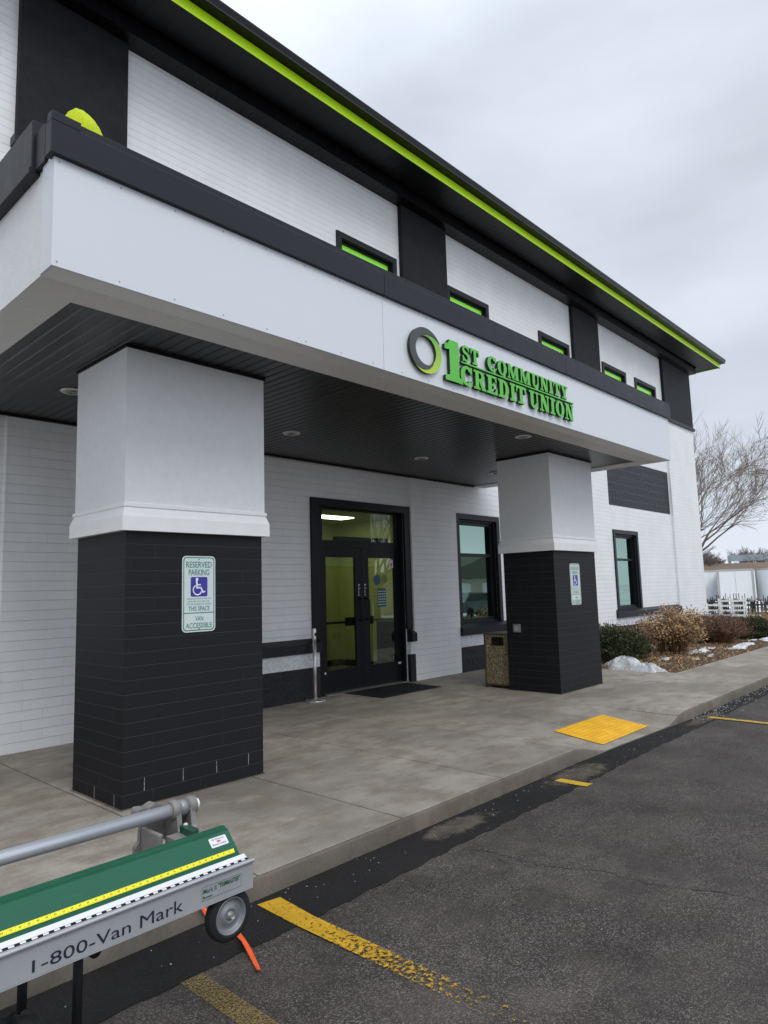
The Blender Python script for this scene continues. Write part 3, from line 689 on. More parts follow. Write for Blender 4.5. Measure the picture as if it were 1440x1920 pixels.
# dark floors and partitions so the windows look into rooms
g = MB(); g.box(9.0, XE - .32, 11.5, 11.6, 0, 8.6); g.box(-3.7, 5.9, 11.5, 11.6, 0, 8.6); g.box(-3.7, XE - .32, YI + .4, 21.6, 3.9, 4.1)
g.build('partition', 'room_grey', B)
# porch: beam box, fascia panel, cap, soffit, roof
CX0, CX1, CY = 1.454, 11.026, 3.944
g = MB()
g.box(CX0 + .012, 1.747, 4.13, YP - .003, ZS, 4.16); g.box(10.70, CX1 - .004, 4.396, YP - .003, ZS, 4.16); g.box(1.747, CX1 - .004, 4.13, 4.395, ZS, 4.16)
po = g.build('porch', 'eifs_white', B)
g = MB(); t = .004
for a, b in [(CX0, 4.283), (4.287, 7.62), (7.624, CX1)]: g.box(a, b, CY, CY + .02, ZS - .004, 4.16)
g.box(CX0, CX0 + .02, CY + .0205, 4.118, ZS - .004, 4.16); g.box(CX1 - .02, CX1, CY + .0205, YP - .003, ZS - .004, 4.16)
fp = g
MB().box(CX0 + .021, CX1 - .021, CY + .021, 4.129, ZS - .002, ZS + .02).build('beam_underside', 'trim_white', po)
g = fp
x = CX0 + .03
while x < CX1:
    for z in (ZS + .025, 4.115): g.lathe([(.0055, 0), (.0055, -.0025), (.003, -.004)], (x, CY, z), 'y', 8, mi=1)
    x += .38
g.build('fascia_panel', ['panel_white', 'caulk'], po)
g = MB(); y1 = 4.20
for a, b in ((CX0 - .035, 4.284), (4.287, 7.60), (7.603, CX1 + .035)): g.box(a, b, CY - .035, CY + .05, 4.14, 4.345)
for a, b in ((CX0 + .14, 4.60), (4.603, 7.9), (7.903, CX1 + .035)): g.box(a, b, CY - .019, 4.30, 4.346, 4.398)
g.box(CX0 - .035, CX0 + .139, CY - .0352, CY + .03, 4.3455, 4.402)
g.build('coping', 'metal_charcoal', po, bevel=.004)
g = MB(); g.box(CX0 - .04, CX0 + .25, 4.20, YP - .03, 4.15, 4.49); g.box(CX0 - .02, CX0 + .02, 4.04, 4.195, 4.15, 4.40); g.box(CX0 - .055, CX0 + .01, 4.19, YP - .03, 4.13, 4.17)
g.build('side_coping', 'metal_charcoal', po, bevel=.004)
MB().box(CX0 + .03, CX1 - .03, 4.21, YP - .003, 4.17, 4.25).build('roof_deck', 'rubber', po)
g = MB(); pf = []; x = 1.748                       # ribbed soffit boards, each with a 9 mm V groove
while x < 10.60: pf += [(x, ZS + .021), (x + .011, ZS + .012), (x + .088, ZS + .0125), (x + .095, ZS + .016)]; x += .1017
pf += [(10.699, ZS + .012)]; m_ = len(pf)
g.add([(a, 4.397, b) for a, b in pf] + [(a, YP - .004, b) for a, b in pf], [[i, i + 1, m_ + i + 1, m_ + i] for i in range(m_ - 1)])
g.quad((1.748, 4.397, ZS + .05), (10.699, 4.397, ZS + .05), (10.699, YP - .004, ZS + .05), (1.748, YP - .004, ZS + .05))
g.build('soffit', 'soffit_porch', po)
g = MB(); g.box(1.748, 10.699, 7.57, YP - .005, ZS - .012, ZS + .011); g.build('soffit_trim', 'metal_black', po)
# porch columns
for a in (2.3977, 8.8002):
    b = a + (1.254 if a < 5 else 1.2885); y0, y1 = 4.902, 5.751; zc = 2.032
    cm = MB().box(a, b, y0, y1, 0, zc)
    if a < 5:
        g = cm; random.seed(3)
        for x in (a + .17, a + .49, a + .79, a + 1.10):
            for k in range(7): g.box(x + random.uniform(-.002, .001), x + random.uniform(.002, .0045), y0 - .0015, y0 + .01, .105 + k * .0135, .1165 + k * .0135, 1)
        for y in (y0 + .12, y0 + .45): g.box(a - .0012, a + .01, y, y + .003, .01, .095, 1)
    o = cm.build('column', ['black_brick', 'caulk'], B)
    e_ = .021
    g = MB().box(a - e_, b + e_, y0 - e_, y1 + e_, zc + .14, ZS + .012); g.build('upper_shaft', 'stucco_white', o)
    g = MB(); w = .052
    def ringprof(pr):
        k = len(pr); vs = []
        for w_, z in pr: vs += [(a - w_, y0 - w_, z), (b + w_, y0 - w_, z), (b + w_, y1 + w_, z), (a - w_, y1 + w_, z)]
        g.add(vs, [[i * 4 + j, i * 4 + (j + 1) % 4, (i + 1) * 4 + (j + 1) % 4, (i + 1) * 4 + j] for i in range(k - 1) for j in range(4)])
    ringprof([(-.02, zc - .004), (w, zc - .004), (w, zc + .105), (.031, zc + .165), (.028, zc + .168), (.028, zc + .178), (.036, zc + .180), (.036, zc + .205), (.015, zc + .212)])
    g.build('collar', 'trim_white', o)
    g = MB(); c_ = .012; g.box(a - e_ - c_, b + e_ + c_, y0 - e_ - c_, y1 + e_ + c_, ZS - .014, ZS + .013); g.build('top_trim', 'metal_black', o)
    g = MB(); g.box(a - .012, b + .012, y0 - .012, y1 + .012, -.002, .006); g.build('mortar_bed', 'kerb_concrete', o)
# eaves
EXR = 24.12; YF = 6.785; YE0 = -6
g = MB(); g.box(-6, EXR - .012, YF + .03, 7.35, EZ + .005, EZ + .02); g.box(XE + .2, EXR - .012, 7.35, 22.6, EZ + .005, EZ + .02)
ea = g.build('eave', 'soffit_eave', B)
MB().box(-6, XE + .19, 7.40, YI + .30, EZ - .20, EZ + .10).build('frieze_box', 'soffit_eave', ea)
MB().box(XE + .005, XE + .19, YI + .31, 22, EZ - .20, EZ + .10).build('frieze_box', 'soffit_eave', ea)
g = MB(); g.box(-6, EXR, YF, YF + .028, EZ - .034, EZ + .125); g.box(EXR - .004, EXR + .022, YF + .03, 22.6, EZ - .02, EZ + .125)
g.build('fascia', 'lime', ea)
g = MB(); g.box(-6, EXR - .01, YF - .004, YF + .03, EZ - .044, EZ - .0345); g.build('drip_edge', 'metal_black', ea)
gp = [(0, .004), (-.136, 0), (-.141, .006), (-.139, .030), (-.150, .060), (-.158, .085), (-.164, .100), (-.164, .118), (-.150, .118), (-.150, .104), (.0, .112)]
g = MB(); g.prism([(YF + y - .003, EZ + .126 + z) for y, z in gp], -6, EXR + .12, 'x')
g.prism([(EXR + .02 - y, EZ + .126 + z) for y, z in gp], YF + .01, 22.7, 'y')
g.build('gutter', 'gutter_black', ea)
g = MB(); zr = EZ + .235
x0, x1, y0, y1 = -6, EXR + .02, YF - .02, 22.7
hy = (y0 + y1) / 2; hh = 2.2
g.add([(x0, y0, zr), (x1, y0, zr), (x1, y1, zr), (x0, y1, zr), (x0, hy, zr + hh), (x1 - (hy - y0), hy, zr + hh)], [[0, 1, 5, 4], [1, 2, 5], [2, 3, 4, 5], [0, 4, 3], [0, 3, 2, 1]])
g.build('roof', 'roof_shingle', B)

t_ = thing('wall_lamp', 'small grey wall lamp with black hood on the far right corner of the building', 'lamp', (XE + .2, 7.9, 3.8))
MB().box(XE + .003, XE + .14, 7.66, 7.98, 3.34, 3.62).build('back_box', 'galvanised', t_, bevel=.01)
MB().prism([(XE + .05, 3.20), (XE + .62, 3.22), (XE + .62, 3.26), (XE + .12, 3.28), (XE + .05, 3.339)], 7.70, 7.92, 'y').build('hood', 'ink_black', t_)
# ================================================================== LETTERING ON THE PORCH
SG = thing('wall_sign', 'raised green serif letters in two rows on the white porch fascia', 'sign', (6.4, CY, 3.75))
YL0, YL1 = CY - .045, CY - .012
LEVEL = [0]
class Glyph:
    """slab-serif capital built of pieces in a unit box; pieces are staggered by fractions of a millimetre in depth"""
    def __init__(s, x0, x1, z0, z1): s.x0, s.x1, s.z0, s.z1 = x0, x1, z0, z1; s.g = MB(); s.k = 0
    def P(s, poly):
        s.k += 1; d = s.k * .0004
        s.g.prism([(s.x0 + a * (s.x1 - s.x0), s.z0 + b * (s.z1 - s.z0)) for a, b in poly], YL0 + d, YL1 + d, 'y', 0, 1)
    def rect(s, a, b, c, d): s.P([(a, c), (b, c), (b, d), (a, d)])
    def serif(s, a, b, top, h=.13):
        if top: s.P([(a, 1), (a, 1 - h), (b, 1 - h), (b, 1)])
        else: s.P([(a, 0), (b, 0), (b, h), (a, h)])
    def arc(s, cx, cz, rx, rz, tx, tz, a0, a1, n=20):
        A = [math.radians(a0 + (a1 - a0) * i / n) for i in range(n + 1)]
        s.P([(cx + rx * math.cos(a), cz + rz * math.sin(a)) for a in A] + [(cx + (rx - tx) * math.cos(a), cz + (rz - tz) * math.sin(a)) for a in A[::-1]])
def letter(ch, x0, x1, z0, z1):
    q = Glyph(x0, x1, z0, z1)
    if ch == 'T':
        q.rect(.35, .65, 0, 1); q.rect(0, 1, .85, 1); q.P([(0, .86), (0, .62), (.07, .62), (.16, .86)]); q.P([(1, .86), (.84, .86), (.93, .62), (1, .62)]); q.serif(.2, .8, False)
    elif ch == 'I': q.rect(.22, .78, 0, 1); q.serif(0, 1, True); q.serif(0, 1, False)
    elif ch == 'N':
        q.rect(.12, .27, 0, 1); q.rect(.74, .88, .0, 1); q.P([(.08, 1), (.42, 1), (.90, 0), (.60, 0)]); q.serif(0, .36, True, .1); q.serif(.6, 1, True, .1); q.serif(0, .4, False, .1)
    elif ch == 'M':
        q.rect(.08, .18, 0, 1); q.rect(.68, .92, 0, 1); q.P([(.06, 1), (.30, 1), (.56, .22), (.46, 0), (.42, 0)]); q.P([(.70, 1), (.80, .92), (.52, 0), (.44, .0), (.47, .2)])
        q.serif(0, .28, True, .1); q.serif(.66, 1, True, .1); q.serif(0, .28, False, .1); q.serif(.58, 1, False, .1)
    elif ch == 'U':
        q.rect(.12, .42, .3, 1); q.rect(.74, .88, .3, 1); q.arc(.5, .32, .38, .34, .24, .20, 180, 360); q.serif(0, .54, True, .12); q.serif(.62, 1, True, .12)
    elif ch == 'Y':
        q.rect(.35, .67, 0, .5); q.P([(.06, 1), (.40, 1), (.67, .46), (.35, .38)]); q.P([(.78, 1), (.92, 1), (.66, .42), (.52, .46)]); q.serif(0, .48, True, .11); q.serif(.64, 1, True, .11); q.serif(.2, .8, False)
    elif ch == 'R':
        q.rect(.12, .40, 0, 1); q.arc(.46, .73, .44, .27, .26, .12, -90, 90); q.rect(.3, .47, .88, 1); q.rect(.3, .47, .46, .58); q.P([(.40, .50), (.66, .50), (1.0, .0), (.70, .0)]); q.serif(0, .5, True, .12); q.serif(0, .52, False, .12); q.serif(.64, 1.04, False, .1)
    elif ch == 'E':
        q.rect(.12, .46, 0, 1); q.rect(0, .94, .88, 1); q.rect(0, .96, 0, .12); q.rect(.4, .72, .45, .57); q.rect(.64, .74, .34, .68)
        q.P([(.94, 1), (.94, .66), (.86, .66), (.74, .90)]); q.P([(1, 0), (.74, .10), (.90, .36), (1, .36)])
    elif ch == 'D':
        q.rect(.12, .42, 0, 1); q.arc(.42, .5, .56, .5, .32, .13, -90, 90); q.rect(.3, .43, .87, 1); q.rect(.3, .43, 0, .13); q.serif(0, .45, True, .12); q.serif(0, .45, False, .12)
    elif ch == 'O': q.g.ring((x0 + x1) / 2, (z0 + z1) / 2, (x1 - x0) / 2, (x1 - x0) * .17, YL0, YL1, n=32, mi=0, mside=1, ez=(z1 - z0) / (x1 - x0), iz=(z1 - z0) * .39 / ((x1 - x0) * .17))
    elif ch == 'C':
        q.arc(.52, .5, .52, .52, .33, .15, 38, 322, 30); q.P([(.84, 1.0), (.94, 1.0), (.94, .64), (.82, .64), (.72, .84)]); q.P([(.88, .30), (1.0, .30), (.90, .14), (.8, .12)])
    elif ch == 'S':
        q.arc(.46, .73, .42, .29, .22, .14, 10, 270, 20); q.arc(.50, .29, .46, .31, .25, .14, -170, 90, 20); q.P([(.14, .80), (.20, .55), (.90, .24), (.84, .48)])
        q.P([(.80, 1), (.90, 1), (.90, .66), (.80, .66), (.70, .85)]); q.P([(.06, 0), (.16, 0), (.3, .16), (.18, .36), (.06, .36)])
    elif ch == '1':
        q.rect(.26, .80, 0, 1); q.P([(.27, 1), (.27, .76), (.0, .74), (.0, .86), (.16, .90), (.30, 1.0)]); q.P([(0, 0), (1, 0), (1, .115), (.80, .15), (.26, .15), (0, .115)])
    o = q.g.build('letter', ['green_letter', 'letter_edge'], SG)
    o2 = MB()
    return o
letter('1', 5.12, 5.40, 3.545, 3.965)
def row(txt, x0, x1, z0, z1, space=.35):
    wd = {'I': .52, 'M': 1.35, ' ': .55, 'S': .85, 'T': .95, 'E': .95, 'N': 1.08, 'C': 1.0, 'O': 1.02, 'U': 1.02}
    tot = sum(wd.get(c, 1) for c in txt) + .09 * (len(txt) - 1); u = (x1 - x0) / tot; x = x0
    for c in txt:
        w = wd.get(c, 1) * u
        if c != ' ': letter(c, x, x + w, z0, z1)
        x += w + .09 * u
row('ST', 5.405, 5.70, 3.80, 3.965); row('COMMUNITY', 5.85, 7.59, 3.80, 3.965); row('CREDIT', 5.365, 6.59, 3.55, 3.75); row('UNION', 6.665, 7.715, 3.55, 3.75)
MB().box(5.385, 7.72, YL0 + .004, YL1, 3.768, 3.786).build('rule', 'letter_edge', SG); MB().box(5.385, 7.72, YL0, YL0 + .003, 3.772, 3.786).build('rule', 'green_letter', SG)
LG = thing('ring_logo', 'grey and green interlocking ring emblem at the left of the sign letters', 'emblem', (4.835, CY, 3.763))
cx, cz = 4.835, 3.763
g = MB(); n = 72; A = [2 * PI * i / n for i in range(n)]
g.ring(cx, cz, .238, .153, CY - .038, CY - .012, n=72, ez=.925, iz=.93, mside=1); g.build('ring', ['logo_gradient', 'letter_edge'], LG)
# grey crescent: covers the left and tapers out at top right and bottom
g = MB(); pts = []; a0, a1 = 62, 292; nn = 50
def crescent(g, a0, a1, ro0, ro1, ri0, ri1, y0, y1):
    vs_o = []; vs_i = []
    for i in range(nn + 1):
        t = i / nn; a = math.radians(a0 + (a1 - a0) * t); w = math.sin(PI * min(1, max(0, t))) ** .45
        rm = .5 * (ro0(t) + ri0(t)); vs_o.append((cx + ro0(t) * math.cos(a), cz + ro0(t) * .925 * math.sin(a))); vs_i.append((cx + ri0(t) * math.cos(a), cz + ri0(t) * .925 * math.sin(a)))
    g.prism(vs_o + vs_i[::-1], y0, y1, 'y', 0, 1)
def c_o(t):
    a = 30 + 285 * t; return .2395 if a < 215 else .2395 - (.2395 - .1545) * ((a - 215) / 100) ** 1.3
def c_i(t):
    a = 30 + 285 * t; return .1535 if a > 112 else .1535 + (.2385 - .1535) * ((112 - a) / 82) ** 1.3
crescent(g, 30, 315, c_o, 0, c_i, 0, CY - .043, CY - .0385)
g.build('crescent', ['logo_grey', 'letter_edge'], LG)

# ================================================================== PARKING SIGNS
def rrect(x0, x1, z0, z1, r, n=6):
    p = []
    for cx_, cz_, a in ((x1 - r, z1 - r, 0), (x0 + r, z1 - r, 90), (x0 + r, z0 + r, 180), (x1 - r, z0 + r, 270)):
        for i in range(n + 1): t = math.radians(a + 90 * i / n); p.append((cx_ + r * math.cos(t), cz_ + r * math.sin(t)))
    return p
def rframe(g, x0, x1, z0, z1, r, w, y):
    o_ = rrect(x0, x1, z0, z1, r); i_ = rrect(x0 + w, x1 - w, z0 + w, z1 - w, r - w * .6); n = len(o_)
    g.add([(a, y, b) for a, b in o_] + [(a, y, b) for a, b in i_], [[k, (k + 1) % n, n + (k + 1) % n, n + k] for k in range(n)])
def parking_sign(x, z, y, label):
    s_ = thing('parking_sign', label, 'sign', (x, y, z), 'reserved parking signs on the porch columns')
    w, h = .1525, .305; x0, x1, z0, z1 = x - w, x + w, z - h, z + h; yf = y - .0045
    g = MB(); g.prism(rrect(x0, x1, z0, z1, .035), yf, y - .001, 'y'); g.build('panel', 'sign_face', s_)
    g = MB(); yy = yf - .0008
    rframe(g, x0 + .010, x1 - .010, z0 + .010, z1 - .010, .028, .0075, yy); g.box(x0 + .0175, x1 - .0175, yy - .0002, yy, z0 + .148, z0 + .155)
    g.build('border', 'sign_green', s_)
    g = MB(); ty = yf - .0010
    for t, a, b, c, d, bo in (('RESERVED', .035, .27, .515, .565, .01), ('PARKING', .058, .247, .453, .502, .01), ('VEHICLES WITH DIS OR', .04, .265, .258, .270, .0), ('DIS VET PLATES OR', .055, .25, .237, .249, 0), ('STATE DISABLED CARD', .04, .265, .216, .228, 0), ('THIS SPACE', .055, .25, .167, .205, .008), ('VAN', .118, .192, .088, .125, .008), ('ACCESSIBLE', .033, .272, .030, .072, .008)):
        g.text(t, x0 + a, x0 + b, z0 + c, z0 + d, ty, bold=bo)
    g.build('lettering', 'sign_green', s_)
    g = MB(); g.prism(rrect(x0 + .076, x0 + .230, z0 + .282, z0 + .440, .014), yf - .0014, yf - .0004, 'y'); sq = g.build('symbol_panel', 'sign_blue', s_)
    g = MB(); ya, yb = yf - .0022, yf - .0016; X = lambda t: x0 + .076 + t * .154; Z = lambda t: z0 + .282 + t * .158
    g.ring(X(.37), Z(.88), .0125, 0, ya, yb, n=16)
    def bar(p, q_, w_, k=[0]):
        a = Vector((X(p[0]), Z(p[1]))); b = Vector((X(q_[0]), Z(q_[1]))); d_ = (b - a).normalized() * w_; nn_ = Vector((-d_.y, d_.x)); k[0] += 1; o2 = (k[0] % 7) * .00004
        g.prism([tuple(a + nn_), tuple(a - nn_), tuple(b - nn_), tuple(b + nn_)], ya - o2, yb, 'y')
    bar((.35, .84), (.37, .42), .0078); bar((.36, .60), (.60, .60), .0052); bar((.33, .45), (.62, .45), .0062); bar((.60, .47), (.74, .20), .0062); bar((.72, .205), (.86, .27), .0052)
    g.ring(X(.40), Z(.34), .044, .034, ya - .0004, yb, a0=118, a1=345, n=30)
    g.build('wheelchair_symbol', 'ink_white', sq)
    g = MB()
    for zz in (z1 - .028, z0 + .024): g.lathe([(.006, 0), (.006, -.003), (.003, -.005)], (x, yf, zz), 'y', 10)
    g.build('bolt', 'steel_dark', s_)
parking_sign(3.022, 1.541, 4.902, 'green and white reserved parking sign on the near column')
parking_sign(9.403, 1.536, 4.902, 'green and white reserved parking sign on the far column beside the bin')

# ================================================================== PORCH FITTINGS
def downlight(x, y, lab):
    t_ = thing('ceiling_light', lab, 'ceiling light', (x, y, ZS), 'recessed lights in the dark porch soffit')
    z = ZS + .012
    g = MB(); g.lathe([(.105, -.002), (.108, -.010), (.10, -.014), (.082, -.014), (.078, -.004)], (x, y, z), 'z', 32); g.build('trim_ring', 'trim_white', t_, smooth=True)
    g = MB(); g.lathe([(.0001, -.0155), (.078, -.0155), (.078, -.0146)], (x, y, z), 'z', 32); g.build('lens', 'steel', t_)
    g = MB(); g.ring(x, 0, .01, .0, 0, 1, n=6); 
    g = MB()
    for r in (.03, .055): 
        A = [2 * PI * i / 24 for i in range(25)]; g.tube([(x + r * math.cos(a), y + r * math.sin(a), z - .018) for a in A], .003, 5)
    g.build('baffle', 'steel_dark', t_)
for x, y, l in [(2.57, 6.36, 'recessed light half hidden behind the top of the near column'), (5.21, 6.37, 'recessed light just right of the near column'), (7.72, 6.40, 'recessed light in the soffit in front of the doors'),
                (7.65, 4.60, 'recessed light left of the far column near the fascia'), (9.74, 6.43, 'recessed light peeking out beside the far column top')]: downlight(x, y, l)
t_ = thing('door_mat', 'dark rubber door mat lying in front of the glass doors', 'mat', (7.9, 7.2, 0))
MB().prism([(7.18, 6.81), (8.50, 6.82), (8.53, 7.60), (7.20, 7.62)], .001, .012, 'z').build('mat', 'rubber', t_, bevel=.003)
g = MB()
for i in range(22): g.box(7.24 + i * .0575, 7.262 + i * .0575, 6.86, 7.56, .0125, .0155)
g.build('ribs', 'rubber', t_)
t_ = thing('barrier_post', 'shiny steel barrier post standing left of the glass doors', 'post', (6.46, 7.45, 0))
c = (6.46, 7.45, 0)
MB().lathe([(.148, 0), (.152, .004), (.150, .018), (.135, .028), (.05, .036), (.03, .05), (.03, .055)], c, n=40).build('base', 'steel', t_, smooth=True)
MB().lathe([(.0255, .05), (.0255, .86)], c, n=20).build('post', 'steel', t_, smooth=True)
g = MB().lathe([(.0275, .862), (.0275, 1.0), (.024, 1.012), (.01, 1.016)], c, n=20); g.build('head', 'steel', t_, auto=.6)
MB().box(6.445, 6.475, 7.4215, 7.426, .91, .955).build('belt_slot', 'ink_black', t_)
t_ = thing('outlet_box', 'small grey metal outlet cover on the side of the far column', 'outlet', (8.80, 5.56, .91))
MB().box(8.762, 8.798, 5.50, 5.62, .85, .97).build('cover', 'galvanised', t_, bevel=.006); MB().box(8.757, 8.7615, 5.53, 5.59, .875, .945).build('flap', 'steel', t_)
# litter bin
t_ = thing('litter_bin', 'brown litter bin with pebbled panels standing behind the far column', 'bin', (9.1, 5.99, 0))
x0, x1, y0, y1, H = 8.862, 9.30, 5.768, 6.226, .80
g = MB(); p = .028
for a, b in ((x0, y0), (x1 - p, y0), (x0, y1 - p), (x1 - p, y1 - p)): g.box(a, a + p, b, b + p, 0, H)
g.box(x0 - .004, x1 + .004, y0 - .004, y1 + .004, H, H + .022)
for a in (x0 + .002, x1 - p + .002): g.box(a, a + p - .004, y0 + p, y1 - p, .035, .060)
for b in (y0 + .002, y1 - p + .002): g.box(x0 + p, x1 - p, b, b + p - .004, .035, .06)
g.build('frame', 'bin_brown', t_, bevel=.004)
for xa in (x0 + .006, x1 - .020):
    g = MB(); ya, yb = y0 + p + .001, y1 - p - .001; o0, o1, oz0, oz1 = ya + .07, yb - .10, .635, .765
    g.box(xa, xa + .014, ya, yb, .06, oz0); g.box(xa, xa + .014, ya, yb, oz1, H - .002); g.box(xa, xa + .014, ya, o0, oz0, oz1); g.box(xa, xa + .014, o1, yb, oz0, oz1)
    g.build('panel', 'bin_aggregate', t_)
for ya in (y0 + .006, y1 - .020): MB().box(x0 + p + .001, x1 - p - .001, ya, ya + .014, .06, H - .002).build('panel', 'bin_aggregate', t_)
MB().box(x0 + .03, x1 - .03, y0 + .04, y1 - .04, .02, .60).build('liner', 'ink_black', t_)
# neon bundle on the porch roof
t_ = MB(); random.seed(5); n, m_ = 22, 12; vs = []
for j in range(m_ + 1):
    ph = PI / 2 * j / m_
    for i in range(n):
        a = 2 * PI * i / n; r = 1 + .05 * math.sin(3 * a + 2 * ph) + .03 * math.sin(7 * a + 5 * ph) + random.uniform(-.006, .006)
        vs.append((1.735 + .15 * r * math.cos(ph) * math.cos(a), 4.22 + .13 * r * math.cos(ph) * math.sin(a), 4.435 + .262 * (1 + .03 * math.sin(9 * a) * math.cos(ph)) * math.sin(ph) ** .8 * (1 - .22 * math.cos(a) * math.cos(ph))))
t_.add(vs, [[j * n + i, j * n + (i + 1) % n, (j + 1) * n + (i + 1) % n, (j + 1) * n + i] for j in range(m_) for i in range(n)])
o = t_.build('cloth_bundle', 'cloth_neon', loc=(1.8, 4.33, 4.4), smooth=True); tag(o, 'crumpled neon yellow cloth bundle showing above the dark porch coping', 'cloth')
# tactile pad
t_ = thing('tactile_paving', 'yellow tactile paving pad with raised domes at the dropped kerb', 'paving', (6.95, 3.5, -.1))
def tp(u, v):      # pad corners measured on the ramp
    x = 6.72 + u * 1.16 + v * .07; y = 3.30 + v * .60; return x, y
g = MB(); k = 16
vs = [(*tp(i / k, j / 8), ramp(*tp(i / k, j / 8)) + .007) for j in range(9) for i in range(k + 1)]
g.add(vs, [[j * 17 + i, j * 17 + i + 1, (j + 1) * 17 + i + 1, (j + 1) * 17 + i] for j in range(8) for i in range(k)])
g.build('plate', 'tactile_yellow', t_)
g = MB()
for i in range(21):
    for j in range(10):
        x, y = tp((i + .5) / 21, (j + .5) / 10); z = ramp(x, y) + .0065
        g.lathe([(.0165, 0), (.0145, .004), (.0095, .0068), (.002, .0078)], (x, y, z), 'z', 10)
o = g.build('domes', 'tactile_yellow', t_); o['kind'] = 'stuff'

# ================================================================== SHEET METAL BRAKE (foreground)
KZ = .422; KY = 2.25; XR = 1.624; XL = -1.45
T = thing('sheet_metal_brake', 'green and grey sheet metal bending brake on black legs in the left foreground', 'bending tool', (0.5, KY, -.12))
def bz_(x): return KZ - .006 * (XR - x)
def sweep(prof, xa, xb, mat, name, par=T, sh=None, **k):
    g = MB(); n = len(prof); vs = [(xa, KY + y, bz_(xa) + z) for y, z in prof] + [(xb - (sh or 0) * 0, KY + y, bz_(xb) + z) for y, z in prof]
    g.add(vs, [list(range(n))[::-1], list(range(n, 2 * n))] + [[i, (i + 1) % n, n + (i + 1) % n, n + i] for i in range(n)])
    return g.build(name, mat, par, **k)
leafp = sweep([(0, 0), (.012, -.001), (.012, .08), (.010, .1005), (-.0085, .1035), (-.0125, .100), (-.0125, .096), (-.0095, .0925), (-.001, .088), (0, .080)], XL, XR, 'leaf_aluminium', 'bending_leaf')
sweep([(.0, -.0035), (.03, -.004), (.03, 0), (.0, -.0005)], XL, XR, 'aluminium', 'bottom_flange', leafp)
sweep([(.0125, .1005), (.0225, .1035), (.0225, .09), (.0125, .08)], XL, XR - .012, 'ink_black', 'hinge_channel', leafp)
g = MB(); x = XL + .01
while x < XR - .03:
    zz = bz_(x); g.add([(x, KY + .0128, zz + .1012), (x + .0165, KY + .0128, zz + .1012), (x + .0165, KY + .0205, zz + .1038), (x, KY + .0205, zz + .1038)], [[0, 1, 2, 3]])
    x += .0325
g.build('hinge_knuckles', 'edge_white', leafp)
sweep([(.0228, .104), (.0405, .1135), (.0405, .10), (.0228, .095)], XL, XR - .012, 'edge_white', 'nose_strip')
anv = sweep([(.041, .1125), (.0435, .1175), (.047, .1165), (.0495, .122), (.0535, .1215), (.0545, .1245), (.0625, .1360), (.121, .1875), (.1225, .1925), (.135, .1915), (.137, .1965), (.155, .1985), (.166, .196), (.168, .17), (.168, .09), (.041, .09)], XL, XR - .03, 'tool_green', 'anvil')
# yellow measuring tape with tick marks
def tapept(x, t, o_=.0007): return (x, KY + .0538 + t * .0088 - o_ * .85, bz_(x) + .1235 + t * .0128 + o_ * .5)
g = MB(); g.add([tapept(XL, 0), tapept(XR - .045, 0), tapept(XR - .045, 1), tapept(XL, 1)], [[0, 1, 2, 3]])
x = XL; i = 0
while x < XR - .05:
    L = .42 if i % 8 == 0 else (.28 if i % 4 == 0 else .16)
    g.add([tapept(x, .02, .0011), tapept(x + .0007, .02, .0011), tapept(x + .0007, L, .0011), tapept(x, L, .0011)], [[0, 1, 2, 3]], 1)
    if i % 4 == 0: g.add([tapept(x, 1 - L * .6, .0011), tapept(x + .0007, 1 - L * .6, .0011), tapept(x + .0007, .98, .0011), tapept(x, .98, .0011)], [[0, 1, 2, 3]], 1)
    if i % 8 == 3:
        for dx in (.0, .0045):
            g.add([tapept(x + dx, .40, .0011), tapept(x + dx + .0022, .40, .0011), tapept(x + dx + .0022, .72, .0011), tapept(x + dx, .72, .0011)], [[0, 1, 2, 3]], 2 if i % 48 == 27 else 1)
    x += .0032; i += 1
g.build('measuring_tape', ['tape_yellow', 'tape_tick', 'ink_red'], anv)
# decals
def plate_text(g, t, xa, xb, za, zb, th=.0008, bold=0, mi=None):
    k = len(g.v); g.text(t, xa, xb, za, zb, KY - th, bold=bold, mi=mi)
g = MB(); k0 = len(g.v)
def slanttext(g, t, xa, xb, z0a, z1a, z0b, z1b, bold=0):
    k = len(g.v); g.text(t, xa, xb, 0, 1, KY - .0012, bold=bold)
    for i in range(k, len(g.v)):
        x, y, z = g.v[i]; s_ = (x - xa) / (xb - xa); lo = z0a + (z0b - z0a) * s_; hi = z1a + (z1b - z1a) * s_
        g.v[i] = (x, y, lo + (hi - lo) * z)
slanttext(g, '1-800-Van Mark', .832, 1.328, .432, .466, .436, .478)
g.build('lettering', 'ink_navy', leafp)
g = MB(); k = len(g.v)
rframe(g, 1.402, 1.570, .4405, .4865, .004, .0012, KY - .0012); g.text('Mark II', 1.408, 1.462, .463, .479, KY - .0012, bold=.01); g.text('"TRIMMASTER"', 1.470, 1.563, .465, .482, KY - .0012, bold=.03)
for i in range(3): g.text(['ALUMINUM BRAKE', 'MADE IN USA', 'PATENTED'][i] if False else '- - - - - - - -', 1.470, 1.555 - i * .01, .4585 - i * .006, .4592 - i * .006, KY - .0012)
g.box(1.408, 1.414, KY - .0013, KY - .0002, .446, .455); g.box(1.417, 1.445, KY - .0013, KY - .0002, .4475, .4515)
g.build('name_plate', 'ink_green', leafp)
def anvpt(x, t, off=.0006):       # t from 0 (tape edge) to 1 (top crease) on the sloping green face
    y = .0625 + t * (.121 - .0625); z = .136 + t * (.1875 - .136); return (x, KY + y - off * .75, bz_(x) + z + off * .66)
g = MB(); st = rrect(0, 1, 0, 1, .08, 4); g.add([anvpt(1.498 + a * .075, .34 + b * .50, .0009) for a, b in st], [list(range(len(st)))])
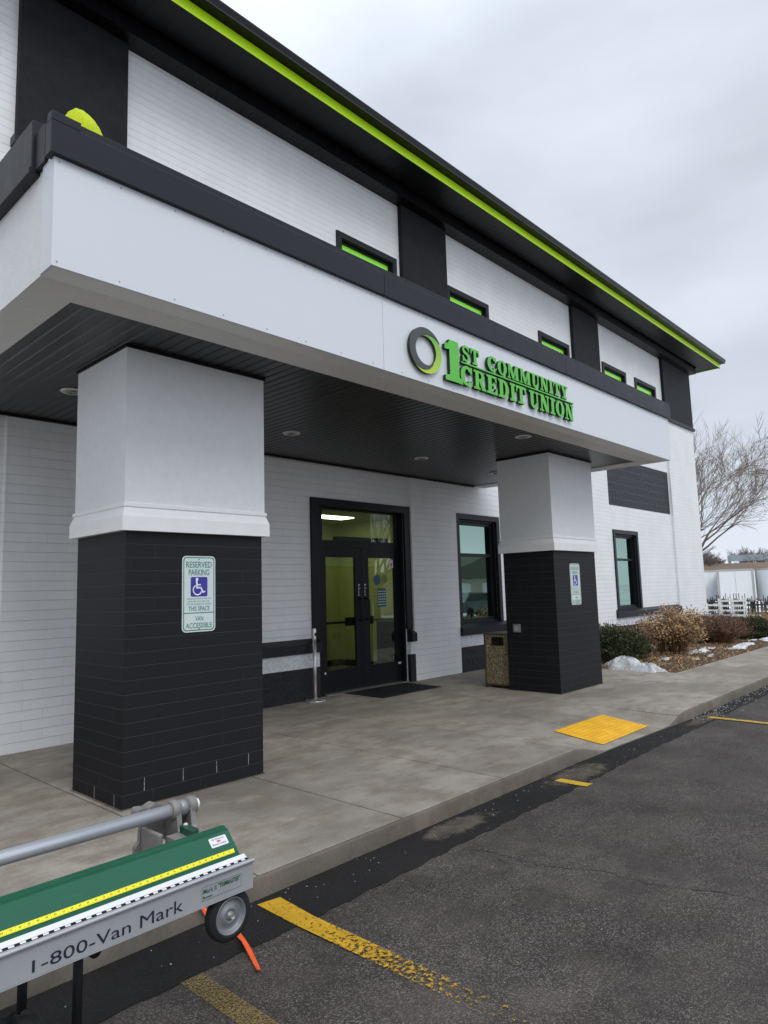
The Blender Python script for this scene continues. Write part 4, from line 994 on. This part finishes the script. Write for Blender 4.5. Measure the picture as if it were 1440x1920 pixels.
def anvtext(t, a0, a1, b0, b1, mi):
    k = len(g.v); g.text(t, a0, a1, b0, b1, 0, mi=mi)
    for i in range(k, len(g.v)):
        x, y, z = g.v[i]; g.v[i] = anvpt(1.498 + x * .075, .34 + z * .50, .0014)
anvtext('All American', .14, .86, .72, .90, 1); anvtext('Rental Center', .1, .9, .18, .38, 1)
g.add([anvpt(1.498 + a * .075, .34 + b * .50, .0014) for a, b in ((.38, .62), (.62, .62), (.60, .46), (.40, .46))], [[0, 1, 2, 3]], 2)
g.build('sticker', ['edge_white', 'ink_navy', 'ink_red'], anv)
# handle pole and its casting
PY, PZ = 2.69, .637
pole = MB().lathe([(.0262, XL + .1 - 1.655), (.0262, 0.0 - .012)], (1.655, PY, PZ), 'x', 32).build('handle_pole', 'aluminium', T, smooth=True)
MB().lathe([(.022, -.013), (.022, -.002), (.017, .002)], (1.655, PY, PZ), 'x', 24).build('end_cap', 'ink_white', pole, auto=.6)
g = MB(); arch = [(1.473 + .0, .45), (1.473, .505), (1.478, .518), (1.488, .526), (1.502, .524), (1.57, .489), (1.585, .495), (1.597, .511), (1.618, .560), (1.622, .60), (1.59, .62), (1.50, .615), (1.43, .60), (1.425, .525), (1.406, .508), (1.405, .45)]
g.prism(arch, 2.752, 2.775, 'y'); g.build('cast_plate', 'cast_grey', T, bevel=.005)
for q in ([(1.424, .612), (1.428, .640), (1.436, .648), (1.462, .645), (1.500, .618), (1.530, .600), (1.515, .575), (1.470, .600), (1.440, .618)], [(1.474, .625), (1.482, .645), (1.508, .655), (1.535, .642), (1.575, .622), (1.60, .60), (1.57, .585), (1.52, .610)]):
    MB().prism(q, 2.7755, 2.835, 'y').build('cast_hook', 'cast_grey', T, bevel=.008)
MB().box(1.428, 1.446, 2.60, 2.751, .47, .585).build('cast_rib', 'cast_grey', T, bevel=.006)
for xa, xb, r in ((1.525, 1.558, .040), (1.602, 1.640, .039)):
    MB().lathe([(.0275, xa - 1.5), (r - .006, xa - 1.5), (r, xa - 1.494), (r + .001, (xa + xb) / 2 - 1.5), (r - .003, xb - 1.503), (.0275, xb - 1.5)], (1.5, PY, PZ), 'x', 32).build('pole_collar', 'cast_grey', T, auto=.7)
MB().lathe([(.034, 0), (.034, .042)], (1.559, PY, PZ), 'x', 28).build('pole_sleeve', 'galvanised', T, smooth=True)
for xa in (1.535, 1.600):
    g = MB(); g.prism([(PY - .034, PZ + .004), (PY + .036, PZ + .004), (PY + .06, PZ - .10), (PY + .02, PZ - .19), (PY - .10, PZ - .20), (PY - .12, PZ - .12), (PY - .045, PZ - .07)], xa, xa + .022, 'x'); g.build('pole_bracket', 'cast_grey', T, bevel=.005)
g = MB(); g.prism([(KY + .17, KZ + .150), (KY + .36, KZ + .150), (KY + .36, KZ + .07), (KY + .17, KZ + .07)], 1.46, 1.60, 'x'); g.build('rail_bracket', 'cast_grey', T, bevel=.005)
g = MB(); g.prism([(1.516, 2.60), (1.548, 2.605), (1.545, 2.50), (1.508, 2.478)], KZ + .1505, KZ + .178, 'z'); g.build('stop_block', 'tool_green_dark', T, bevel=.004)
g = MB(); g.lathe([(.010, 0), (.010, .006), (.006, .010)], (1.53, 2.575, KZ + .179), 'z', 12); g.build('bolt', 'steel', T)
g = MB(); g.box(XL + .1, XR - .06, KY + .17, KY + .21, KZ - .02, KZ + .12); g.box(XL + .1, XR - .06, KY + .05, KY + .17, KZ - .0, KZ + .02); g.build('rear_rail', 'leaf_aluminium', T)
# wheel
WX, WZ = 1.536, .342; WY = KY + .012; WR = .091
wh = MB().lathe([(.063, .030), (.0645, .004), (.069, 0), (.083, .003), (WR, .012), (WR + .001, .025), (WR, .038), (.083, .046), (.065, .044)], (WX, WY, WZ), 'y', 48).build('wheel', 'rubber', T, auto=.7)
g = MB(); g.lathe([(.065, .0045), (.0635, .0015), (.060, .004), (.057, .016), (.053, .020), (.038, .017), (.030, .010), (.021, .006), (.020, .010), (.013, .010), (.0125, .0), (.0001, .0)], (WX, WY, WZ), 'y', 48, cap=False); g.build('rim', 'galvanised', wh, smooth=True)
g = MB(); g.lathe([(.0095, -.004), (.0085, -.007), (.0095, .03)], (WX, WY, WZ), 'y', 12); g.build('axle_nut', 'steel', wh)
g = MB(); g.box(WX - .012, WX + .012, WY + .05, WY + .07, WZ - .02, KZ + .02); g.tube([(WX, WY + .01, WZ), (WX, WY + .12, WZ)], .008, 10); g.build('wheel_bracket', 'steel_dark', wh)
# stand
for x, y in ((1.075, 2.50), (.975, 2.72), (-.9, 2.50), (-1.0, 2.72)):
    MB().tube([(x, y, KZ), (x, y, -.118)], .0165, 14).build('leg', 'ink_black', T, smooth=True)
MB().tube([(1.09, 2.40, .345), (1.09, 2.47, .345)], .021, 14).build('knob', 'ink_black', T, auto=.6)
MB().tube([(1.075, 2.51, .05), (-.9, 2.51, .05)], .012, 8).build('stretcher', 'ink_black', T, smooth=True)
# black work bag by the legs
g = MB(); random.seed(11); n, m_ = 26, 14; vs = []
for j in range(m_ + 1):
    ph = PI * j / m_ - PI / 2
    for i in range(n):
        a = 2 * PI * i / n; r = 1 + .13 * math.sin(3 * a + 3 * ph) + .08 * math.sin(6 * a - 4 * ph) + random.uniform(-.05, .05)
        vs.append((.83 + .085 * r * math.cos(ph) * math.cos(a), 2.40 + .08 * r * math.cos(ph) * math.sin(a), .175 + .075 * r * math.sin(ph)))
g.add(vs, [[j * n + i, j * n + (i + 1) % n, (j + 1) * n + (i + 1) % n, (j + 1) * n + i] for j in range(m_) for i in range(n)])
g.tube([(.74, 2.36, .20), (.78, 2.33, .245), (.85, 2.34, .245), (.90, 2.40, .20), (.96, 2.52, .12), (.97, 2.68, .10)], [.014, .016, .018, .015, .014, .014], 8)
g.tube([(.90, 2.40, .18), (.92, 2.42, .05), (.95, 2.45, -.06)], [.03, .035, .01], 8)
o = g.build('tool_bag', 'cloth_black', loc=(.8, 2.38, -.1), smooth=True); tag(o, 'crumpled black bag hanging under the brake at the lower left corner', 'bag')
# orange ribbon
g = MB(); cl = [(1.90, 3.5, .004), (1.93, 3.34, .008), (1.955, 3.22, .004), (1.97, 3.175, -.015), (2.01, 3.165, -.08), (2.045, 3.10, -.106), (2.05, 3.02, -.104), (2.02, 2.92, -.10), (1.995, 2.84, -.095), (1.965, 2.75, -.103), (1.93, 2.66, -.108), (1.905, 2.60, -.108)]
vs = []
for i, p in enumerate(cl):
    w_ = .0135 + .003 * math.sin(i * 1.7); tw = .006 * math.sin(i * 2.1); vs += [(p[0] - w_, p[1] - .004, p[2] - tw + .004), (p[0] + w_, p[1] + .006, p[2] + tw + .004), (p[0] + w_, p[1] + .006, p[2] + tw + .0055), (p[0] - w_, p[1] - .004, p[2] - tw + .0055)]
fs = []
for i in range(len(cl) - 1):
    for a, b in ((0, 1), (1, 2), (2, 3), (3, 0)): fs.append([i * 4 + a, i * 4 + b, i * 4 + 4 + b, i * 4 + 4 + a])
g.add(vs, fs); o = g.build('ribbon', 'tape_orange', loc=(2.0, 2.9, -.12), smooth=True); tag(o, 'bright orange plastic ribbon trailing over the kerb below the small wheel', 'ribbon')

# ================================================================== PLANTS
def leaves(g, c, r, n, size, seed, shape=lambda u: 1, hollow=.55, flat=1.0, thin=False, zmin=-1):
    random.seed(seed)
    for _ in range(n):
        while True:
            u = Vector((random.gauss(0, 1), random.gauss(0, 1), random.gauss(0, 1))).normalized()
            if u.z > zmin: break
        rr = (hollow + (1 - hollow) * random.random()) * (1 + .10 * math.sin(u.x * 7 + seed) + .09 * math.sin(u.y * 9 + seed * 2) + .08 * math.sin(u.z * 8 + u.x * 5))
        p = Vector((c[0] + u.x * r[0] * rr, c[1] + u.y * r[1] * rr, c[2] + u.z * r[2] * rr))
        if p.z < .0: continue
        d = (u + Vector((random.gauss(0, .5), random.gauss(0, .5), random.gauss(0, .5) + .25))).normalized(); s_ = size * random.uniform(.6, 1.3)
        w = d.cross(Vector((random.gauss(0, 1), random.gauss(0, 1), random.gauss(0, 1)))).normalized() * s_ * (.16 if thin else .42)
        g.add([p - d * s_ * .2, p + d * s_ * .4 + w, p + d * s_, p + d * s_ * .4 - w], [[0, 1, 2, 3]])
    return g
def stems(g, base, n, h, spread, seed, rad=.006, kids=3, top=None):
    random.seed(seed)
    tips = []
    for i in range(n):
        a = random.uniform(0, 2 * PI); s_ = spread * math.sqrt(random.random()); hh = h * random.uniform(.45, 1.05) * (1 - .35 * (s_ / spread) ** 2)
        p0 = Vector((base[0] + .34 * s_ * math.cos(a), base[1] + .34 * s_ * math.sin(a), base[2])); p2 = Vector((base[0] + s_ * math.cos(a), base[1] + s_ * math.sin(a), base[2] + hh))
        p1 = (p0 + p2) / 2 + Vector((-.1 * s_ * math.cos(a), -.1 * s_ * math.sin(a), .12 * hh)) + Vector((random.gauss(0, .02), random.gauss(0, .02), 0))
        g.tube([p0, p1, p2], [rad, rad * .7, rad * .35], 4, cap=False); tips.append(p2)
        for k in range(kids):
            t = random.uniform(.18, .95); q0 = p0.lerp(p1, t * 2) if t < .5 else p1.lerp(p2, t * 2 - 1)
            q1 = q0 + Vector((random.gauss(0, .09), random.gauss(0, .09), random.uniform(.04, .2))); g.tube([q0, q1], [rad * .45, rad * .2], 3, cap=False); tips.append(q1)
    return tips
def yew(x, y, r, h, seed, lab):
    t_ = thing('evergreen_shrub', lab, 'shrub', (x, y, .02), 'shrubs in the planting bed')
    g = MB(); stems(g, (x, y, .02), 16, h * .8, r * .75, seed, .009, 2); g.build('branches', 'bark', t_)
    g = MB(); leaves(g, (x, y, h * .42), (r, r, h * .62), 13000, .036, seed, hollow=.70, zmin=-.6); leaves(g, (x, y, h * .40), (r * .8, r * .8, h * .5), 3500, .045, seed + 50, hollow=.5); g.build('foliage', 'yew_leaf', t_)
yew(13.05, 6.2, .80, .62, 1, 'round dark green yew shrub right behind the far column'); yew(19.7, 5.45, .80, .50, 2, 'dark green yew shrub at the far right end of the bed'); yew(20.4, 6.7, 1.1, .50, 3, 'dark green yew shrub behind the red twiggy shrub')
def twiggy(x, y, r, h, seed, lab, mat, n=170, lf=0, lm=None, size=.04):
    t_ = thing('bare_shrub', lab, 'shrub', (x, y, .02), 'shrubs in the planting bed')
    g = MB(); tips = stems(g, (x, y, .02), n, h, r, seed, .0055, 6); g.build('branches', mat, t_)
    if lf:
        random.seed(seed); g = MB()
        for p in tips:
            for _ in range(lf):
                q = p + Vector((random.gauss(0, .035), random.gauss(0, .035), random.gauss(0, .035))); d = Vector((random.gauss(0, 1), random.gauss(0, 1), random.gauss(0, 1))).normalized(); w = d.orthogonal().normalized() * size * .4
                g.add([q, q + d * size * .5 + w, q + d * size, q + d * size * .5 - w], [[0, 1, 2, 3]])
        g.build('dry_leaves', lm, t_)
twiggy(13.75, 6.15, .62, .62, 11, 'low dark red leafless shrub between the yew and the tan shrub', 'red_twig', 260, 2, 'red_twig', .035)
twiggy(14.75, 5.55, .68, .98, 12, 'tallest shrub with dry tan leaves in front of the window', 'brown_twig', 150, 7, 'tan_leaf', .046)
twiggy(17.7, 5.55, .78, .72, 13, 'rounded reddish brown leafless shrub right of the tan shrub', 'brown_twig', 380, 2, 'red_twig', .035)
for i, (x, y, lab) in enumerate([(22.0, 5.9, 'clump of dry tan ornamental grass beyond the last shrub'), (23.6, 6.0, 'taller tan grass clump near the building corner')]):
    g = MB(); random.seed(40 + i)
    for _ in range(110):
        a = random.uniform(0, 6.3); s_ = random.uniform(.05, .4); h = random.uniform(.3, .72)
        g.tube([(x + .1 * s_ * math.cos(a), y + .1 * s_ * math.sin(a), 0), (x + .5 * s_ * math.cos(a), y + .5 * s_ * math.sin(a), h * .7), (x + s_ * math.cos(a), y + s_ * math.sin(a), h)], [.005, .004, .001], 3, cap=False)
    o = g.build('ornamental_grass', 'dry_grass', loc=(x, y, 0)); tag(o, lab, 'grass', 'dry grass clumps')
# leaf litter
g = MB(); random.seed(77)
for _ in range(5200):
    x = 11.95 + abs(random.gauss(0, 3.2)); y = random.uniform(4.42, 6.6); z = bz(x, y) + random.uniform(.0, .03); d = Vector((random.gauss(0, 1), random.gauss(0, 1), random.gauss(0, .35))).normalized() * random.uniform(.025, .06); w = d.cross(Vector((0, 0, 1))).normalized() * .014
    p = Vector((x, y, z)); g.add([p, p + d * .5 + w, p + d + Vector((0, 0, .01)), p + d * .5 - w], [[0, 1, 2, 3]])
o = g.build('leaf_litter', 'tan_leaf'); tag(o, 'dead tan leaves and stalks strewn over the bed', 'leaves', kind='stuff')
# snow heaps
def heap(x, y, rx, ry, h, seed, lab, rot=0):
    random.seed(seed); ph = [random.uniform(0, 6) for _ in range(6)]; g = MB(); n, m_ = 60, 16; vs = []
    for j in range(m_ + 1):
        t = j / m_
        for i in range(n):
            a = 2 * PI * i / n; r = (1 + .20 * math.sin(2 * a + ph[0]) + .12 * math.sin(5 * a + ph[1]) + .07 * math.sin(9 * a + ph[2])) * (1 - t)
            X, Y = rx * r * math.cos(a), ry * r * math.sin(a); zz = h * (1 - (1 - t) ** 2.6) * (1 + .18 * math.sin(4 * a + 6 * t + ph[3])) + random.uniform(-.075, .075) * h
            X += random.uniform(-.02, .02) * rx; Y += random.uniform(-.02, .02) * ry
            vs.append((x + X * math.cos(rot) - Y * math.sin(rot), y + X * math.sin(rot) + Y * math.cos(rot), -.005 + max(0, zz)))
    g.add(vs, [[j * n + i, j * n + (i + 1) % n, (j + 1) * n + (i + 1) % n, (j + 1) * n + i] for j in range(m_) for i in range(n)])
    o = g.build('snow_heap', 'snow', loc=(x, y, 0), smooth=True); tag(o, lab, 'snow', 'melting snow heaps in the bed')
heap(12.15, 5.45, .26, .50, .18, 1, 'largest grey-white snow heap at the near corner of the bed', -.3); heap(11.95, 4.95, .18, .32, .12, 7, 'smaller snow heap leaning on the largest one beside the walk', -.3)
heap(13.35, 5.18, .42, .16, .08, 2, 'small flat snow patch just past the largest heap'); heap(15.2, 5.20, .75, .22, .08, 3, 'long snow patch under the tan shrub at the walk edge'); heap(14.7, 4.78, .30, .12, .05, 8, 'thin snow strip in front of the tan shrub')
heap(17.2, 4.85, .70, .20, .08, 4, 'snow patch below the reddish shrub'); heap(19.2, 4.78, .9, .2, .09, 5, 'farthest snow patch in the bed by the last yew'); heap(16.0, 4.85, .3, .12, .06, 9, 'tiny snow patch between two longer ones')

heap(13.0, 5.75, .30, .10, .05, 31, 'narrow snow streak at the foot of the near yew'); heap(14.0, 4.85, .24, .09, .035, 32, 'tiny snow scrap at the walk edge before the tan shrub')
heap(16.1, 5.3, .5, .12, .06, 33, 'snow streak between the tan and the reddish shrub'); heap(18.4, 5.0, .45, .14, .07, 34, 'snow scrap between the reddish shrub and the last yew'); heap(21.0, 4.9, .8, .25, .08, 35, 'snow patch past the last yew at the picture edge')
# ================================================================== TREES
def tree(x, y, z, h, spread, seed, lab, mat='bark', levels=5, lean=(0, 0), fork=.14, r0=.22, sides=5, cat='tree', group='bare trees', nb=(3, 4), up=.20, name='bare_tree'):
    random.seed(seed); t_ = thing(name, lab, cat, (x, y, z), group); trunk = MB(); br = MB()
    base = Vector((x, y, z)); top = base + Vector((lean[0], lean[1], h * fork))
    trunk.tube([base - Vector((0, 0, .3)), base + Vector((0, 0, .1 * h * fork)), base.lerp(top, .5), top], [r0 * 1.5, r0 * 1.15, r0, r0 * .9], 10)
    trunk.build('trunk', mat, t_, smooth=True)
    def grow(p, d, L, r, lv):
        pts = [p]; rad = [r]; q = p; dd = d; seg = 4 if lv < 3 else 3
        for i in range(seg):
            dd = (dd + Vector((random.gauss(0, .10), random.gauss(0, .10), random.gauss(0, .06) + up * .25))).normalized(); q = q + dd * L / seg; pts.append(q); rad.append(r * (1 - .62 * (i + 1) / seg))
        br.tube(pts, rad, sides if lv < 2 else 3, cap=False)
        if lv >= levels: return
        k = random.randint(*nb) + (1 if lv < 2 else 0)
        for i in range(k):
            t = random.uniform(.30, 1) if i else 1; f_ = t * seg; j = min(seg - 1, int(f_)); b0 = pts[j].lerp(pts[j + 1], f_ - j); rr = (rad[j] + (rad[j + 1] - rad[j]) * (f_ - j)) * .78
            s_ = Vector((random.gauss(0, 1), random.gauss(0, 1), random.gauss(0, .6))); s_ = (s_ - dd * s_.dot(dd)).normalized(); nd = (dd + s_ * random.uniform(.32, .75)).normalized()
            grow(b0, nd, L * random.uniform(.56, .80), max(rr, 0.008 if levels == 5 else (.028 if sides == 3 else .006)), lv + 1)
    for i in range(6):
        a = 2 * PI * i / 6 + random.uniform(-.4, .4); s_ = random.uniform(.35, 1.15) * spread
        grow(top - Vector((0, 0, random.uniform(0, .25) * h * fork)), Vector((math.cos(a) * s_, math.sin(a) * s_, 1)).normalized(), h * .33, r0 * .55, 0)
    br.build('branches', mat, t_); return t_
tree(39.4, 14.9, -.4, 13.4, 1.5, 6, 'large bare spreading tree beyond the right corner of the building', levels=5, r0=.26, fork=.08, nb=(4, 4), up=.17)
tree(38, -21, -.5, 12.5, .8, 21, 'bare tree across the lot mirrored in the entrance glass', levels=4, r0=.3, nb=(3, 4))
# far thicket
for i, (x, y, h, s_) in enumerate([(108, 35.5, 6.5, 41), (107, 37.5, 6, 42), (110, 38.5, 6.8, 43), (118, 42, 7, 31), (116, 38, 6, 32), (124, 40, 6.5, 33), (128, 34, 7.5, 34), (132, 30, 7, 35), (112, 35, 5.5, 36), (136, 36, 8, 37)]):
    tree(x, y, 1.5, h * .85, 1.0, s_, ['bare grey tree in the far thicket left of the metal structure', 'low bare tree in the far thicket behind the brown roof'][i % 2], mat='bark_far', levels=4, r0=.16, fork=.12, sides=3, group='bare trees of the far thicket', nb=(3, 3), name='far_tree')

# ================================================================== DISTANCE
def trailer(x, y, rot, L, lab, hgt=2.35, z=-1.15):
    t_ = thing('box_trailer', lab, 'trailer', (x, y, z), 'parked box trailers'); o0 = Vector((x, y, z)); c, s_ = math.cos(rot), math.sin(rot)
    def M_(g, name, mat, par=t_):
        g.v = [(x + a * c - b * s_, y + a * s_ + b * c, z + w) for a, b, w in g.v]; return g.build(name, mat, par)
    g = MB().box(.05, L, -1.25, 1.25, 1.15, 1.15 + hgt); bd = M_(g, 'body', 'trailer_white')
    g = MB(); g.box(-.02, .05, -1.3, -1.14, 1.0, 1.2 + hgt); g.box(-.02, .05, 1.14, 1.3, 1.0, 1.2 + hgt); g.box(-.02, .05, -1.14, 1.14, 1.06 + hgt, 1.2 + hgt); g.box(-.02, .05, -1.14, 1.14, 1.0, 1.15)
    g.box(.051, L, -1.27, -1.251, 1.08 + hgt, 1.17 + hgt); g.box(.051, L, -1.27, -1.251, 1.1, 1.2); M_(g, 'rear_frame', 'trailer_frame', bd)
    g = MB(); g.box(.0, .049, -1.13, -.01, 1.16, 1.05 + hgt); g.box(.0, .049, .01, 1.13, 1.16, 1.05 + hgt); M_(g, 'rear_door', 'trailer_door', bd)
    g = MB(); g.box(.1, L - .3, -.5, .5, .85, 1.14); g.box(L - 2.6, L - 2.4, -.9, -.7, 0, .86); g.box(L - 2.6, L - 2.4, .7, .9, 0, .86); M_(g, 'chassis', 'rack_black')
    for wx in (1.3, 2.5):
        for wy in (-1.15, .85):
            g = MB().lathe([(.2, 0), (.48, .01), (.5, .06), (.5, .24), (.48, .3), (.2, .3)], (wx, wy, .5), 'y', 18); M_(g, 'wheel', 'rubber')
    g = MB().box(.08, .13, -.95, .95, .45, .52); M_(g, 'bumper', 'trailer_frame')
    return t_
trailer(59.6, 19.0, math.radians(64), 12, 'pale blue-white trailer nearest the building corner, seen from its side'); trailer(57.6, 16.45, math.radians(14), 12, 'middle trailer showing its closed white rear doors'); trailer(58.0, 14.5, math.radians(-50), 14, 'right trailer with two square teal patches on its side')
g = MB(); c, s_ = math.cos(math.radians(-50)), math.sin(math.radians(-50))
for a in (1.6, 4.2): g.box(a, a + .55, -1.275, -1.26, 1.75, 2.35)
g.v = [(58.0 + a * c - b * s_, 14.5 + a * s_ + b * c, -1.15 + w) for a, b, w in g.v]
tl = [o for o in bpy.data.objects if o.name.startswith('box_trailer')][-1]; g.build('patch', 'decal_teal', tl)
# stacked steel racks
def rack(x, y, rot, L, h, mat, lab, seed, rails=4, pick=0, z=None):
    t_ = MB(); random.seed(seed); z = gz(x, y) if z is None else z; c, s_ = math.cos(rot), math.sin(rot)
    for px_ in (0, L / 2, L):
        for py in (0, 1.1): t_.box(px_ - .04, px_ + .04, py - .04, py + .04, 0, h)
    for k in range(rails):
        zz = h * (k + .5) / rails
        for py in (0, 1.1): t_.box(.04, L / 2 - .04, py - .03, py + .03, zz - .04, zz + .04); t_.box(L / 2 + .04, L - .04, py - .03, py + .03, zz - .04, zz + .04)
        for px_ in (0, L): t_.box(px_ - .03, px_ + .03, .04, 1.06, zz - .04, zz + .04)
    for k in range(pick):
        xx = .1 + (L - .2) * k / pick + random.uniform(-.04, .04); t_.box(xx, xx + .05, .45, .50, .1, h * random.uniform(1.0, 1.35))
    t_.v = [(x + a * c - b * s_, y + a * s_ + b * c, z + w) for a, b, w in t_.v]
    o = t_.build('steel_rack', mat, loc=(x, y, z)); tag(o, lab, 'rack', 'steel racks stored in front of the trailers')
rr_ = math.radians(-68)
rack(47.2, 16.2, rr_, 1.7, 1.0, 'rack_white', 'white rail rack at the building corner in front of the blue-white trailer', 1, 3); rack(47.8, 14.7, rr_, 1.5, 1.25, 'rack_white', 'tallest white rack in front of the middle trailer', 2, 4); rack(49.2, 16.6, rr_, 1.9, 1.2, 'rack_black', 'black rack with many upright stakes behind the white one', 3, 3, 12)
rack(49.8, 14.0, rr_, 1.9, 1.1, 'rack_black', 'black rack of tangled stakes between the white doors and teal patches', 4, 2, 9); rack(47.9, 12.1, rr_, 1.9, 1.0, 'rack_black', 'black rack at the right picture edge', 5, 3, 6)
rack(51, 15.4, rr_, 1.6, 1.3, 'steel_dark', 'grey rack half hidden behind the tallest white rack', 6, 4, 8)
# low brown building with a metal structure behind
t_ = thing('far_building', 'low building with a wide brown roof behind the trailers', 'building', (102, 26, 0))
g = MB(); g.v = []; 
c, s_ = math.cos(math.radians(-58)), math.sin(math.radians(-58))
def FB(g): g.v = [(102.5 + a * c - b * s_, 32.6 + a * s_ + b * c, z) for a, b, z in g.v]; return g
FB(MB().box(-3, 40, 0, 14, -1.3, 2.6)).build('wall', 'brown_wall', t_)
g = MB(); g.add([(-4, -1, 2.5), (41, -1, 2.5), (41, 7, 4.1), (-2, 7, 4.1), (41, 15, 2.6), (-4, 15, 2.6)], [[0, 1, 2, 3], [3, 2, 4, 5], [0, 3, 5], [1, 4, 2]]); FB(g).build('roof', 'brown_roof', t_)
t_ = thing('conveyor', 'long blue-grey raised metal structure on posts on the skyline', 'structure', (125, 33, 4))
g = MB(); g.box(0, 40, 0, 1.5, 4.75, 5.75); 
c, s_ = math.cos(math.radians(-60)), math.sin(math.radians(-60))
def FC(g): g.v = [(124 + a * c - b * s_, 36 + a * s_ + b * c, z) for a, b, z in g.v]; return g
FC(g).build('panels', 'blue_grey', t_)
for k in range(14): FC(MB().box(k * 3, k * 3 + .25, .3, 1.2, -1, 4.74)).build('post', 'steel_dark', t_)
# across the lot, seen mirrored in the glass
t_ = thing('house', 'tan single-storey house with grey gable roof across the street, mirrored in the window', 'house', (66, -32, -.5))
MB().box(58, 76, -40, -30, -1.5, 2.7).build('wall', 'siding_tan', t_)
MB().prism([(57, 2.6), (77, 2.6), (77, 2.8), (71, 5.3), (65, 5.3), (57, 2.8)], -41, -29, 'y').build('roof', 'roof_shingle', t_)
for k in range(3): MB().box(60 + k * 5, 63 + k * 5, -29.99, -29.95, -.2, 2.1).build('garage_door', 'trailer_door', t_)
t_ = thing('parked_car', 'dark teal parked car across the lot, mirrored in the window by the bin', 'car', (34, -8.8, -.2))
zc = -.25
g = MB(); g.prism([(31.6, zc + .35), (36.2, zc + .35), (36.3, zc + .75), (35.9, zc + .95), (34.9, zc + 1.0), (34.2, zc + 1.5), (32.3, zc + 1.55), (31.6, zc + 1.0)], -9.6, -7.9, 'y'); bd = g.build('body', 'car_teal', t_, bevel=.06)
g = MB(); g.prism([(34.65, zc + 1.03), (34.12, zc + 1.43), (32.42, zc + 1.47), (31.95, zc + 1.03)], -7.898, -7.88, 'y'); g.build('window', 'car_glass', t_)
for wx in (32.3, 35.4):
    for wy in (-9.65, -8.05): MB().lathe([(.15, 0), (.32, .01), (.33, .1), (.32, .2), (.15, .21)], (wx, wy, zc + .33), 'y', 20).build('wheel', 'rubber', t_)
